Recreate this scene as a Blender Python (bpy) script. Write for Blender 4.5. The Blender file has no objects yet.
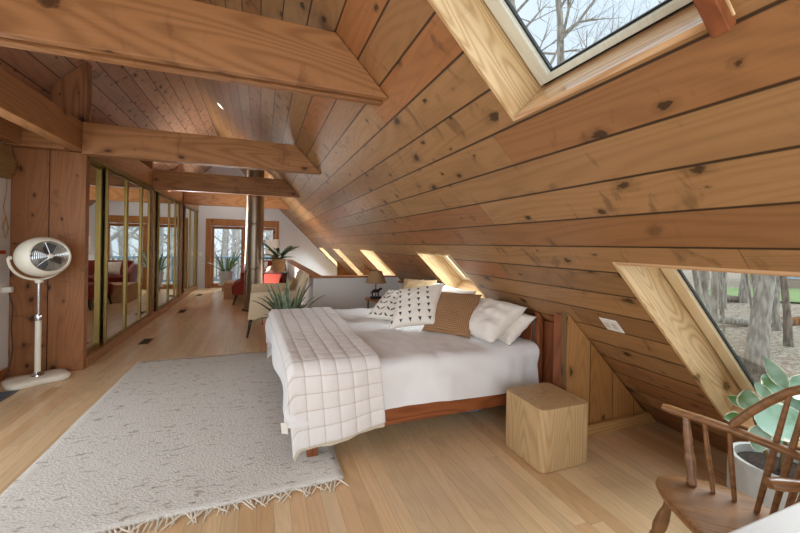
import bpy, bmesh, math, random
from mathutils import Vector, Matrix, noise
V = Vector
C = bpy.context.scene.collection
scn = bpy.context.scene
R2 = math.sqrt(.5)

# ------------------------------------------------------------------ camera
F_PX, YAW, ROLL, HOR = 363.78, .365, .0166, -21.58
cam = bpy.data.cameras.new('camera'); cam_o = bpy.data.objects.new('camera', cam); C.objects.link(cam_o)
fw = V((math.sin(YAW), math.cos(YAW), 0)); rt = V((math.cos(YAW), -math.sin(YAW), 0)); up = V((0, 0, 1))
cr, sr = math.cos(ROLL), math.sin(ROLL)
r_ = rt*cr + up*sr; u_ = up*cr - rt*sr
cam_o.matrix_world = Matrix(((r_.x, u_.x, -fw.x, 0), (r_.y, u_.y, -fw.y, 0), (r_.z, u_.z, -fw.z, 1.4), (0, 0, 0, 1)))
cam.sensor_fit = 'HORIZONTAL'; cam.sensor_width = 36; cam.lens = F_PX*36/800
cam.shift_y = HOR/800; cam.clip_start = .02; cam.clip_end = 400
scn.camera = cam_o

# ------------------------------------------------------------------ sky, sun, window light, exposure
SKY, SUN = 1.2, 2.0
w = bpy.data.worlds.new('sky'); scn.world = w; w.use_nodes = True
wt = w.node_tree; wn = wt.nodes; wn.clear()
wo = wn.new('ShaderNodeOutputWorld'); wb = wn.new('ShaderNodeBackground'); wc = wn.new('ShaderNodeTexCoord')
wz = wn.new('ShaderNodeTexNoise'); wz.inputs['Scale'].default_value = 2.2; wz.inputs['Detail'].default_value = 4
wr = wn.new('ShaderNodeValToRGB')
wr.color_ramp.elements[0].position = .38; wr.color_ramp.elements[0].color = (.76, .84, .97, 1)
wr.color_ramp.elements[1].position = .6; wr.color_ramp.elements[1].color = (.95, .97, 1, 1)
wt.links.new(wc.outputs['Generated'], wz.inputs['Vector']); wt.links.new(wz.outputs['Fac'], wr.inputs['Fac'])
wt.links.new(wr.outputs['Color'], wb.inputs['Color']); wb.inputs['Strength'].default_value = SKY
wt.links.new(wb.outputs[0], wo.inputs[0])
scn.view_settings.view_transform = 'Standard'; scn.view_settings.look = 'None'
scn.view_settings.gamma = 1; scn.view_settings.use_curve_mapping = False
scn.view_settings.exposure = 0.0
def lamp(name, kind, loc, rot, energy, col=(1, 1, 1), **kw):
    l = bpy.data.lights.new(name, kind); l.energy = energy; l.color = col
    for k, v_ in kw.items(): setattr(l, k, v_)
    o = bpy.data.objects.new(name, l); C.objects.link(o); o.location = loc; o.rotation_euler = rot
    return o
sd = V((-.75, .25, -.62)).to_track_quat('-Z', 'Y').to_euler()
lamp('overcast_sun', 'SUN', (20, 0, 20), sd, SUN, (1, .97, .92), angle=1.4)
lamp('rear_window_light', 'AREA', (.1, -1.45, 1.45), (math.pi/2, 0, 0), 84, (.93, .97, 1), shape='RECTANGLE', size=3.4, size_y=2.3)
lamp('left_window_light', 'AREA', (-2.3, 2.5, 1.45), (0, -math.pi/2, 0), 40, (.93, .97, 1), shape='RECTANGLE', size=1.5, size_y=2.6)
lamp('ceiling_fill_light', 'AREA', (-2.0, 8.6, 2.68), V((.75, 0, .66)).to_track_quat('-Z', 'Y').to_euler(), 180, (1, .97, .94), shape='RECTANGLE', size=.14, size_y=7.)  # unseen area lamp added above the closet to brighten the ceiling
for y_, e_ in ((3.5, 60), (6.2, 75), (9.06, 50), (11.55, 95)):       # daylight through the four smaller skylights
    lamp('skylight_daylight', 'AREA', (3.02-1.25*R2+.75*R2, y_, 1.25*R2+.75*R2), V((-R2, 0, -R2)).to_track_quat('-Z', 'Y').to_euler(), e_, (.95, .97, 1), shape='RECTANGLE', size=1.1, size_y=1.3)
lamp('low_skylight_daylight', 'AREA', (4.4, 1.0, 3.1), V((-.68, 0, -.73)).to_track_quat('-Z', 'Y').to_euler(), 150, (.97, .98, 1), shape='RECTANGLE', size=1.4, size_y=1.4)
lamp('deck_daylight', 'AREA', (-.5, 13.3, 3.1), V((0, -.75, -.66)).to_track_quat('-Z', 'Y').to_euler(), 330, (.95, .96, 1), shape='RECTANGLE', size=2.2, size_y=1.2)
scn.cycles.max_bounces = 9; scn.cycles.diffuse_bounces = 5; scn.cycles.transparent_max_bounces = 16
scn.cycles.sample_clamp_indirect = 6

# ------------------------------------------------------------------ materials
def hx(h):
    h = h.lstrip('#'); c = [int(h[i:i+2], 16)/255 for i in (0, 2, 4)]
    return tuple([x/12.92 if x <= .04045 else ((x+.055)/1.055)**2.4 for x in c]) + (1,)
class NT:
    def __init__(s, name):
        s.m = bpy.data.materials.new(name); s.m.use_nodes = True; s.t = s.m.node_tree; s.n = s.t.nodes
        s.b = s.n['Principled BSDF']; s.out = s.n['Material Output']
    def new(s, ty, **kw):
        o = s.n.new(ty)
        for k, v_ in kw.items(): setattr(o, k, v_)
        return o
    def put(s, sock, v_):
        if hasattr(v_, 'is_output') or isinstance(v_, bpy.types.NodeSocket): s.t.links.new(v_, sock)
        else: sock.default_value = v_
    def math(s, op, a, b=None, c=None):
        o = s.new('ShaderNodeMath', operation=op); s.put(o.inputs[0], a)
        if b is not None: s.put(o.inputs[1], b)
        if c is not None: s.put(o.inputs[2], c)
        return o.outputs[0]
    def dot(s, a, vec):
        o = s.new('ShaderNodeVectorMath', operation='DOT_PRODUCT'); s.put(o.inputs[0], a); o.inputs[1].default_value = vec
        return o.outputs['Value']
    def comb(s, x, y, z=0.0):
        o = s.new('ShaderNodeCombineXYZ'); s.put(o.inputs[0], x); s.put(o.inputs[1], y); s.put(o.inputs[2], z)
        return o.outputs[0]
    def sep(s, a):
        o = s.new('ShaderNodeSeparateXYZ'); s.put(o.inputs[0], a); return o.outputs
    def obj(s): return s.new('ShaderNodeTexCoord').outputs['Object']
    def noise(s, vec, scale=1, detail=3, dist=0, rough=.5):
        o = s.new('ShaderNodeTexNoise'); s.put(o.inputs['Vector'], vec); o.inputs['Scale'].default_value = scale
        o.inputs['Detail'].default_value = detail; o.inputs['Distortion'].default_value = dist
        o.inputs['Roughness'].default_value = rough
        return o.outputs['Fac']
    def white(s, vec):
        o = s.new('ShaderNodeTexWhiteNoise', noise_dimensions='3D'); s.put(o.inputs['Vector'], vec); return o.outputs
    def ramp(s, fac, a, b, lo=0., hi=1., smooth=True):
        o = s.new('ShaderNodeMapRange', interpolation_type='SMOOTHSTEP' if smooth else 'LINEAR'); s.put(o.inputs[0], fac)
        o.inputs[1].default_value = a; o.inputs[2].default_value = b; o.inputs[3].default_value = lo; o.inputs[4].default_value = hi
        return o.outputs[0]
    def mix(s, fac, a, b, blend='MIX'):
        o = s.new('ShaderNodeMix', data_type='RGBA', blend_type=blend); s.put(o.inputs[0], fac); s.put(o.inputs[6], a); s.put(o.inputs[7], b)
        return o.outputs[2]
    def attr(s, name): return s.new('ShaderNodeAttribute', attribute_name=name).outputs['Fac']
    def bump(s, h, strength=.3, dist=.01):
        o = s.new('ShaderNodeBump'); o.inputs['Strength'].default_value = strength; o.inputs['Distance'].default_value = dist
        s.put(o.inputs['Height'], h); s.t.links.new(o.outputs[0], s.b.inputs['Normal'])
    def col(s, c): s.put(s.b.inputs['Base Color'], c)
    def set(s, **kw):
        for k, v_ in kw.items(): s.put(s.b.inputs[k.replace('_', ' ')], v_)

def plain(name, c, rough=.55, metal=0, nscale=0, amt=.12, bump=0, spec=.4, **kw):
    n = NT(name); n.set(Roughness=rough, Metallic=metal); n.b.inputs['Specular IOR Level'].default_value = spec
    if nscale:
        f = n.noise(n.obj(), nscale, 4)
        c0 = hx(c); d = tuple([x*(1-amt*2.2) for x in c0[:3]])+(1,)
        n.col(n.mix(n.ramp(f, .3, .65), d, c0))
        if bump: n.bump(f, bump, .01)
    else: n.col(hx(c))
    for k, v_ in kw.items(): n.put(n.b.inputs[k.replace('_', ' ')], v_)
    return n.m

def wood(name, light, dark, U, Vd, w=None, L=2.6, off=0., groove=.0035, gdark=.2, var=.22, knots=0., rough=.45, figure=.55, fs=1., tint=None, tamt=.5, bump=.25, spec=.35, smear=0.):
    n = NT(name); P = n.obj(); U = V(U); Vd = V(Vd); T = U.cross(Vd)
    u = n.dot(P, U); v = n.dot(P, Vd); t = n.dot(P, T)
    g = None
    if w:
        vs = n.math('ADD', n.math('DIVIDE', v, w), off); row = n.math('FLOOR', vs); fr = n.math('FRACT', vs)
        us = n.math('ADD', n.math('DIVIDE', u, L), n.math('MULTIPLY', n.white(n.comb(row, 3.3, 1.7))[0], 7.31))
        seg = n.math('FLOOR', us); fu = n.math('FRACT', us)
        wh = n.white(n.comb(row, seg, 4.2)); rnd, rc = wh[0], n.sep(wh[1])
        e1 = n.math('MULTIPLY', n.math('MINIMUM', fr, n.math('SUBTRACT', 1., fr)), w)
        e2 = n.math('MULTIPLY', n.math('MINIMUM', fu, n.math('SUBTRACT', 1., fu)), L)
        g = n.math('MAXIMUM', n.ramp(e1, groove*.35, groove, 1, 0), n.ramp(e2, .0006, .0022, .7, 0))
        su, sv = n.math('MULTIPLY', rc[0], 60.), n.math('MULTIPLY', rc[1], 40.)
    else:
        oi = n.new('ShaderNodeObjectInfo').outputs['Random']
        su, sv = n.math('MULTIPLY', oi, 60.), n.math('MULTIPLY', oi, 37.); rnd = None
    lowv = n.comb(n.math('MULTIPLY_ADD', u, .5*fs, su), n.math('MULTIPLY_ADD', v, 3.6*fs, sv), n.math('MULTIPLY', t, 3.6*fs))
    low = n.noise(lowv, 1, 1, .25)
    ring = n.math('MULTIPLY_ADD', n.math('SINE', n.math('MULTIPLY', low, 120.)), .5, .5)
    finev = n.comb(n.math('MULTIPLY_ADD', u, 5*fs, su), n.math('MULTIPLY_ADD', v, 110*fs, sv), n.math('MULTIPLY', t, 110*fs))
    fine = n.noise(finev, 1, 3)
    blot = n.noise(n.comb(n.math('MULTIPLY_ADD', u, 1.3, sv), n.math('MULTIPLY_ADD', v, 5., su), n.math('MULTIPLY', t, 5.)), 1, 3)
    fac = n.math('MULTIPLY_ADD', n.math('POWER', ring, 1.6), figure, n.math('MULTIPLY_ADD', fine, .42, n.math('MULTIPLY_ADD', blot, .5, -.42)))
    c = n.mix(n.math('MAXIMUM', n.math('MINIMUM', fac, 1.), 0.), hx(light), hx(dark))
    if w:
        if tint: c = n.mix(n.math('MULTIPLY', n.ramp(rc[2], .5, .9), tamt), c, n.mix(1., c, hx(tint), 'MULTIPLY'))
        k = n.math('MULTIPLY_ADD', rnd, var, 1-var*.55)
        kc = n.new('ShaderNodeCombineXYZ'); [n.put(kc.inputs[i], k) for i in range(3)]
        c = n.mix(1., c, kc.outputs[0], 'MULTIPLY')
    if knots:
        kv = n.comb(n.math('MULTIPLY_ADD', u, 4.4, su), n.math('MULTIPLY_ADD', n.math('ADD', v, t), 7., sv), 0.)
        vo = n.new('ShaderNodeTexVoronoi', voronoi_dimensions='2D', feature='F1'); n.put(vo.inputs['Vector'], kv); vo.inputs['Scale'].default_value = 1
        vo.inputs['Randomness'].default_value = .9
        wob = n.math('MULTIPLY_ADD', n.noise(kv, 3.2, 4, 0, .65), .46, -.23)
        d = n.math('ADD', vo.outputs['Distance'], wob); cs = n.sep(vo.outputs['Color'])
        gate = n.math('LESS_THAN', cs[0], n.math('MULTIPLY', knots, n.math('MULTIPLY_ADD', rc[1], 1.5, .25)) if w else knots); sz = n.math('MULTIPLY_ADD', n.math('POWER', cs[1], 2.), .16, .05)
        q = n.math('DIVIDE', d, sz)
        core = n.math('MULTIPLY', n.ramp(q, .45, 1.0, 1, 0), gate); halo = n.math('MULTIPLY', n.ramp(q, .8, 2.6, .55, 0), gate)
        c = n.mix(halo, c, n.mix(.75, c, hx(dark))); dk = tuple([x*.28 for x in hx(dark)[:3]])+(1,)
        c = n.mix(n.math('MULTIPLY', core, .85), c, dk)
    if smear:
        sm = n.noise(n.comb(n.math('MULTIPLY_ADD', u, 7., su), n.math('MULTIPLY_ADD', v, 3.2, sv), n.math('MULTIPLY', t, 3.2)), 1, 4, .8, .6)
        c = n.mix(n.math('MULTIPLY', n.ramp(sm, .57, .72), smear), c, tuple([x*.5 for x in hx(dark)[:3]])+(1,))
    if g is not None:
        c = n.mix(n.math('MULTIPLY', g, 1-gdark), c, tuple([x*.16 for x in hx(dark)[:3]])+(1,))
        n.bump(n.math('SUBTRACT', n.math('MULTIPLY', fine, .12), g), bump, .006)
    else: n.bump(n.math('MULTIPLY', fine, .4), bump*.5, .003)
    n.col(c); n.put(n.b.inputs['Roughness'], n.math('MULTIPLY_ADD', fine, .18, rough-.09)); n.b.inputs['Specular IOR Level'].default_value = spec
    return n.m

X, Y, Z = (1, 0, 0), (0, 1, 0), (0, 0, 1)
DN = (R2, 0, -R2)                       # down the right slope
m_slope = wood('slope_boards', '9a744c', '5f4328', Y, DN, .193, 3.6, off=.25, var=.34, knots=.34, rough=.42, tint='ffcfb4', tamt=.6, groove=.008, gdark=.1, figure=.2, smear=.5)
m_lslope = wood('left_slope_boards', 'b08c72', '745644', Y, (R2, 0, R2), .193, 3.2, var=.28, knots=.45, rough=.5, tint='ffe2d4', tamt=.5, groove=.008, gdark=.1, figure=.2, smear=.55)
m_floor = wood('oak_strip_floor', 'd6b992', 'b08f68', Y, X, .083, 1.5, var=.17, rough=.3, groove=.0014, gdark=.5, tint='f2d6bd', tamt=.5, figure=.2, bump=.1, spec=.5)
m_beamx = wood('fir_beam', 'a4744a', '704624', X, Z, smear=.35, knots=.16, rough=.45, figure=.42, fs=.8)
m_beamy = wood('fir_plate', 'ac7d52', '805431', Y, Z, knots=.1, rough=.45, figure=.35, fs=.8)
m_post = wood('knotty_post', '97653f', '5e3920', Z, X, .34, 9, off=.1, var=.12, figure=.25, knots=.55, rough=.5, groove=.006, smear=.4)
m_posty = wood('closet_post', '966744', '64402a', Z, Y, knots=.3, rough=.5)
m_knee = wood('upright_pine_boards', 'ad8353', '7f5832', Z, X, .235, 5, off=.12, var=.2, knots=.4, rough=.42, groove=.006, tint='ffe0b8', figure=.3)
m_kneebase = wood('pine_base_board', 'bc935f', '90673a', X, Z, knots=.45, rough=.45)
m_pine = wood('pale_pine', 'dcc093', 'a97c48', (R2, 0, -R2), Y, rough=.35, figure=.5, knots=.08, fs=1.7, smear=.2)
m_piney = wood('pine_sill', 'd9b48a', 'a06a3c', Y, X, rough=.16, figure=.5, knots=.1, spec=.7)
m_sashw = wood('whitened_sash', 'e4e8dc', 'cdd2c2', (R2, 0, -R2), Y, rough=.4, figure=.3)
m_sash = wood('bleached_pine_sash', 'e8d7b4', 'cdb184', (R2, 0, -R2), Y, rough=.4, figure=.35)
m_capw = wood('cap_wood', 'a5693c', '74431f', X, Y, rough=.35, figure=.4)
m_bed = wood('red_brown_bed_wood', '9a5a34', '5f2f17', X, Z, rough=.4, knots=.2, figure=.5)
m_bedz = wood('red_brown_headboard', '8a5030', '532a16', Z, Y, rough=.4, figure=.4)
m_ns = wood('light_oak_cube', 'c4a67c', '9a7a50', Z, X, rough=.42, figure=.4, fs=1.0)
m_door = wood('oak_door', 'a8703c', '71431d', Z, X, rough=.4, figure=.4, knots=.15)
m_bench = wood('bench_oak', 'b98c5c', '8f6238', X, Z, rough=.45, figure=.4)
m_chair = wood('windsor_walnut', '8a623e', '573922', (.8, -.6, 0), Z, rough=.3, figure=.4, spec=.5)
m_white = plain('white_paint', 'dfdcd8', .6, nscale=1.5, amt=.02)
m_grey = plain('pale_grey_paint', 'd3d5da', .6, nscale=1.2, amt=.02)
m_brass = plain('brass', '8f7a45', .38, .8, spec=.5)
m_brassd = plain('dark_brass', '6e5f32', .4, .7)
m_steel = plain('steel_pipe', '8e8171', .33, .9)
m_mirror = plain('mirror_glass', 'dfe3e0', .02, 1)
m_gasket = plain('dark_gasket', '23282c', .4)
m_blackw = plain('dark_stained_leg', '2a211c', .45)
m_iron = plain('dark_iron', '2e2c2c', .5, .4)
m_white_plastic = plain('white_plastic', 'e8e6df', .35)
def glass_mat():
    n = NT('window_glass'); n.n.remove(n.b)
    tr = n.new('ShaderNodeBsdfTransparent'); tr.inputs[0].default_value = (.93, .97, .97, 1)
    gl = n.new('ShaderNodeBsdfGlossy'); gl.inputs['Roughness'].default_value = .02
    lw = n.new('ShaderNodeLayerWeight'); lw.inputs[0].default_value = .12
    mx = n.new('ShaderNodeMixShader'); n.put(mx.inputs[0], n.math('MULTIPLY', lw.outputs['Fresnel'], .8))
    n.t.links.new(tr.outputs[0], mx.inputs[1]); n.t.links.new(gl.outputs[0], mx.inputs[2]); n.t.links.new(mx.outputs[0], n.out.inputs[0])
    return n.m
m_glass = glass_mat()

# ------------------------------------------------------------------ mesh helpers
class MB:
    def __init__(s): s.v = []; s.f = []; s.val = []
    def add(s, vs, fs, val=None):
        k = len(s.v); s.v += [tuple(p) for p in vs]; s.f += [tuple(i+k for i in f) for f in fs]
        s.val += list(val) if val is not None else [0.]*len(vs)
        return s
    def box(s, x0, x1, y0, y1, z0, z1):
        return s.hull([(x0, y0, z0), (x1, y0, z0), (x1, y1, z0), (x0, y1, z0)], [(x0, y0, z1), (x1, y0, z1), (x1, y1, z1), (x0, y1, z1)])
    def hull(s, a, b):
        n = len(a); return s.add(list(a)+list(b), [tuple(range(n))[::-1], tuple(range(n, 2*n))] + [(i, (i+1) % n, n+(i+1) % n, n+i) for i in range(n)])
    def prism(s, poly, d):
        d = V(d); return s.hull(poly, [V(p)+d for p in poly])
    def obox(s, c, ax, ay, az):          # oriented box: centre, half axes
        c, ax, ay, az = map(V, (c, ax, ay, az))
        return s.hull([c-ax-ay-az, c+ax-ay-az, c+ax+ay-az, c-ax+ay-az], [c-ax-ay+az, c+ax-ay+az, c+ax+ay+az, c-ax+ay+az])
    def tube(s, pts, rad, n=8, cap=True, flat=1.):
        pts = [V(p) for p in pts]; m = len(pts)
        rad = [rad]*m if not hasattr(rad, '__len__') else rad
        t0 = (pts[1]-pts[0]).normalized(); ref = V((0, 0, 1)) if abs(t0.z) < .9 else V((1, 0, 0))
        a = t0.cross(ref).normalized(); vs = []
        for i, p in enumerate(pts):
            t = (pts[min(i+1, m-1)]-pts[max(i-1, 0)]).normalized()
            a = (a-t*a.dot(t)).normalized(); b = t.cross(a)
            for j in range(n):
                th = 2*math.pi*j/n; vs.append(p+a*(math.cos(th)*rad[i])+b*(math.sin(th)*rad[i]*flat))
        fs = [(i*n+j, i*n+(j+1) % n, (i+1)*n+(j+1) % n, (i+1)*n+j) for i in range(m-1) for j in range(n)]
        if cap: fs += [tuple(range(n))[::-1], tuple(range((m-1)*n, m*n))]
        return s.add(vs, fs)
    def lathe(s, prof, c=(0, 0, 0), n=24, ax=None):
        c = V(c); q = V((0, 0, 1)).rotation_difference(V(ax)) if ax else None
        vs = []
        for r, z in prof:
            for j in range(n):
                p = V((r*math.cos(2*math.pi*j/n), r*math.sin(2*math.pi*j/n), z)); vs.append(c+(q @ p if q else p))
        m = len(prof); fs = [(i*n+j, i*n+(j+1) % n, (i+1)*n+(j+1) % n, (i+1)*n+j) for i in range(m-1) for j in range(n)]
        if prof[0][0] > 1e-5: fs.append(tuple(range(n))[::-1])
        if prof[-1][0] > 1e-5: fs.append(tuple(range((m-1)*n, m*n)))
        return s.add(vs, fs)
    def grid(s, fn, nu, nv, val=None):
        vs = [fn(i/nu, j/nv) for i in range(nu+1) for j in range(nv+1)]
        return s.add(vs, [(i*(nv+1)+j, (i+1)*(nv+1)+j, (i+1)*(nv+1)+j+1, i*(nv+1)+j+1) for i in range(nu) for j in range(nv)],
                     [val(i/nu, j/nv) for i in range(nu+1) for j in range(nv+1)] if val else None)
    def leaf(s, base, d, ln, wd, droop=.3, nrm=(0, 0, 1), n=10, fold=.15, shape=1., twist=0.):
        d = V(d).normalized(); side = d.cross(V(nrm))
        if side.length < .05: side = d.cross(V((.3, .8, .2)))
        side.normalize(); nn = side.cross(d).normalized(); base = V(base)
        def fn(u, v):
            c = 2*v-1; a = droop*u*u
            p = base+d*(ln*u*(1-.25*droop*u))-V((0, 0, 1))*(ln*a*.9)
            wv = wd*.5*(math.sin(math.pi*min(1, max(0.02, u))**shape)**.8+(.10 if u < .98 else .02))
            return p+side*(c*wv)+nn*(abs(c)*fold*wd*.5)
        return s.grid(fn, n, 4, lambda u, v: max(abs(2*v-1), (u-.8)*4.))
    def shift(s, d): s.v = [tuple(V(p)+V(d)) for p in s.v]; return s
    def rings(s, pts_lists):             # loft closed rings
        n = len(pts_lists[0]); vs = [p for r in pts_lists for p in r]; m = len(pts_lists)
        return s.add(vs, [(i*n+j, i*n+(j+1) % n, (i+1)*n+(j+1) % n, (i+1)*n+j) for i in range(m-1) for j in range(n)] + [tuple(range(n))[::-1], tuple(range((m-1)*n, m*n))])

def obj(name, mb, m, parent=None, smooth=35, bevel=0, seg=2, sub=0, solid=0, world=True, recalc=True):
    me = bpy.data.meshes.new(name)
    vs = mb.v
    if parent is not None and world:
        iv = parent.matrix_world.inverted() if parent.get('_mw') is None else parent.matrix_world.inverted()
        l = wloc(parent); vs = [(a-l[0], b-l[1], c-l[2]) for a, b, c in vs]
    me.from_pydata(vs, [], mb.f)
    if any(mb.val):
        at = me.attributes.new('val', 'FLOAT', 'POINT'); at.data.foreach_set('value', mb.val)
    if recalc:
        b = bmesh.new(); b.from_mesh(me); bmesh.ops.recalc_face_normals(b, faces=b.faces); b.to_mesh(me); b.free()
    me.materials.append(m); o = bpy.data.objects.new(name, me); C.objects.link(o)
    if smooth:
        me.shade_smooth(); me.set_sharp_from_angle(angle=math.radians(smooth))
    if solid:
        k = o.modifiers.new('solid', 'SOLIDIFY'); k.thickness = abs(solid); k.offset = 1 if solid > 0 else -1
    if bevel:
        k = o.modifiers.new('bevel', 'BEVEL'); k.width = bevel; k.segments = seg; k.limit_method = 'ANGLE'; k.angle_limit = math.radians(40)
    if sub:
        k = o.modifiers.new('sub', 'SUBSURF'); k.levels = sub; k.render_levels = sub
    if parent is not None: o.parent = parent
    return o
def wloc(o):
    l = V(o.location)
    while o.parent: o = o.parent; l += V(o.location)
    return l
def tag(o, label, cat, group=None):
    o['label'] = label; o['category'] = cat
    if group: o['group'] = group
    return o
def thing(name, label, cat, loc, group=None):
    o = bpy.data.objects.new(name, None); C.objects.link(o); o.location = loc; o.empty_display_size = .1
    return tag(o, label, cat, group)
def struct(name, mb, m, parent=None, **kw):
    o = obj(name, mb, m, parent, **kw)
    if parent is None: o['kind'] = 'structure'
    return o
def structroot(name, loc):
    o = bpy.data.objects.new(name, None); C.objects.link(o); o.location = loc; o['kind'] = 'structure'; return o
def copy_thing(o, loc, label=None):
    c = o.copy(); C.objects.link(c); c.location = loc
    if label: c['label'] = label
    for ch in o.children:
        d = ch.copy(); C.objects.link(d); d.parent = c
        for g in ch.children:
            e = g.copy(); C.objects.link(e); e.parent = d
    return c
def frac(i, s=0): return random.Random(i*7919+s*104729).random()

# ------------------------------------------------------------------ room shell
K = 3.02                                # right slope: x + z = K
RX, RZ = -1.04, 4.06                    # ridge
YB, YF = -1.6, 12.35                    # rear and far wall
def sl(s, y, d=0.): return V((K-s*R2+d*R2, y, s*R2+d*R2))      # s up the slope from the floor, d outwards
SKYL = [('lower', .55, 1.34, .55, 1.862), ('upper', .55, 1.33, 2.80, 4.10), ('bed', 3.14, 3.90, 1.19, 1.845), ('mid', 5.76, 6.60, .60, 1.835), ('stair', 8.66, 9.46, .60, 1.80), ('far', 11.15, 11.98, .60, 1.79)]
ss = sorted({0., RZ/R2} | {a for q in SKYL for a in q[3:]}); yy = sorted({YB, YF} | {a for q in SKYL for a in q[1:3]})
mb = MB()
for i in range(len(ss)-1):
    for j in range(len(yy)-1):
        sm, ym = (ss[i]+ss[i+1])/2, (yy[j]+yy[j+1])/2
        if any(q[1] < ym < q[2] and q[3] < sm < q[4] for q in SKYL): continue
        mb.add([sl(ss[i], yy[j]), sl(ss[i+1], yy[j]), sl(ss[i+1], yy[j+1]), sl(ss[i], yy[j+1])], [(0, 1, 2, 3)])
struct('wall_right', mb, m_slope, smooth=0)
mb = MB().hull([(RX, YB, RZ), (-3.1, YB, RZ-(RX+3.1)), (-3.1, YF, RZ-(RX+3.1)), (RX, YF, RZ)],
               [(RX, YB, RZ+.05), (-3.1, YB, RZ-(RX+3.1)+.05), (-3.1, YF, RZ-(RX+3.1)+.05), (RX, YF, RZ+.05)])
struct('ceiling', mb, m_lslope, smooth=0)
struct('floor', MB().box(-3.2, 3.08, YB, YF+.2, -.12, 0), m_floor, smooth=0)
# far gable wall with the door opening
DX0, DX1, DZ = -1.56, .54, 2.10
mb = MB(); T = YF+.14
for x0, x1, z0, z1 in ((-1.85, DX0, 0, DZ), (DX1, .96, 0, DZ)): mb.box(x0, x1, YF, T, z0, z1)
mb.prism([(.96, YF, 0), (K, YF, 0), (.96, YF, K-.96)], (0, .14, 0))
mb.prism([(-1.85, YF, DZ), (.92, YF, DZ), (RX, YF, RZ), (-1.85, YF, RZ-(RX+1.85))], (0, .14, 0))
mb.prism([(-3.1, YF, 0), (-1.85, YF, 0), (-1.85, YF, RZ-.81), (-3.1, YF, 2.0)], (0, .14, 0))
struct('wall_far', mb, m_grey, smooth=0)
struct('baseboard_far', MB().box(.56, 2.95, YF-.02, YF, 0, .09), m_capw, smooth=0)
# left wall with a window the photo does not show, and the rear wall with its wide opening
WX = -2.38; WH = RZ-(RX-WX)
mb = MB()
for y0, y1, z0, z1 in ((YB, 1.1, 0, WH), (4.3, 4.86, 0, WH), (1.1, 4.3, 0, .55), (1.1, 4.3, 2.25, WH)): mb.box(WX-.12, WX, y0, y1, z0, z1)
struct('wall_left', mb, m_white, smooth=0)
struct('baseboard_left', MB().box(WX, WX+.018, YB, 4.86, 0, .1), m_capw, smooth=0, bevel=.003)
mb = MB().box(-1.7, 1.75, YB-.12, YB, 2.62, 2.75)
mb.box(WX, -1.7, YB-.12, YB, 0, 2.7).prism([(1.75, YB-.12, 0), (K, YB-.12, 0), (1.75, YB-.12, K-1.75)], (0, .12, 0))
mb.prism([(-1.7, YB-.12, 2.6), (.4, YB-.12, 2.6), (RX, YB-.12, RZ), (-2.3, YB-.12, 2.8)], (0, .12, 0))
struct('wall_rear', mb, m_white, smooth=0)
# end panel of the closet: two broad upright knotty boards
struct('wall_closet_end', MB().box(WX, -2.075, 4.862, 4.95, 0, 2.33).box(-2.07, -1.765, 4.858, 4.95, 0, 2.33), m_post, bevel=.004, smooth=0)
struct('wall_closet_back', MB().box(-2.5, -2.45, 4.95, YF, 0, 2.6), m_white, smooth=0)
struct('trim_closet_top', MB().box(-2.5, -1.9, 4.95, YF, 2.34, 2.62), m_beamy, smooth=0)
struct('trim_closet_sill', MB().box(-2.0, -1.755, 4.93, YF, 0, .105), m_beamy, smooth=0, bevel=.004)
struct('trim_closet_head', MB().box(-1.9, -1.755, 4.93, YF, 2.285, 2.335), m_brass, smooth=0, bevel=.004)
# half walls round the stair and the knee wall behind the bed
struct('wall_divider', MB().prism([(.77, 5.75, 0), (2.30, 5.75, 0), (2.30, 5.75, .71), (2.15, 5.75, .86), (.77, 5.75, .86)], (0, .12, 0)).box(.77, .89, 5.87, 11.9, 0, .86), m_white, smooth=0)
struct('trim_divider_cap', MB().box(.745, 2.16, 5.725, 5.90, .86, .885).box(.735, .925, 5.90, 11.95, .86, .885), m_capw, smooth=0, bevel=.004)
struct('wall_knee', MB().box(2.2, 2.24, 2.46, 5.75, 0, .77), m_white, smooth=0)
struct('trim_knee_cap', MB().box(2.165, 2.2, 4.42, 5.725, .77, .80), m_capw, smooth=0, bevel=.004)
# short return wall beside the bed, upright boards, and its base board
q = [(2.09, 2.035, 0), (3.0, 2.035, 0), (2.09, 2.035, K-2.093)]
struct('wall_return', MB().prism(q, (0, .05, 0)), m_knee, smooth=0)
struct('baseboard_return', MB().prism([(2.09, 2.0, 0), (3.015, 2.0, 0), (2.93, 2.0, .088), (2.09, 2.0, .088)], (0, .034, 0)), m_kneebase, smooth=0, bevel=.005)
struct('trim_return_edge', MB().prism([(2.105, 2.09, 0), (2.15, 2.09, 0), (2.15, 2.09, .855), (2.105, 2.09, .90)], (0, .09, 0)), m_bedz, smooth=0, bevel=.003)
struct('wall_bed_alcove', MB().prism([(2.215, 2.18, 0), (2.25, 2.18, 0), (2.25, 2.18, .75), (2.215, 2.18, .79)], (0, .25, 0)), m_bedz, smooth=0)
struct('wall_stair_return', MB().prism([(2.1, 10.6, 0), (3.0, 10.6, 0), (2.1, 10.6, .905)], (0, .05, 0)), m_door, smooth=0)
struct('wall_stair_panel', MB().prism([(2.02, 7.4, 0), (3.0, 7.4, 0), (2.02, 7.4, .985)], (0, .05, 0)), m_door, smooth=0)

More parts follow.
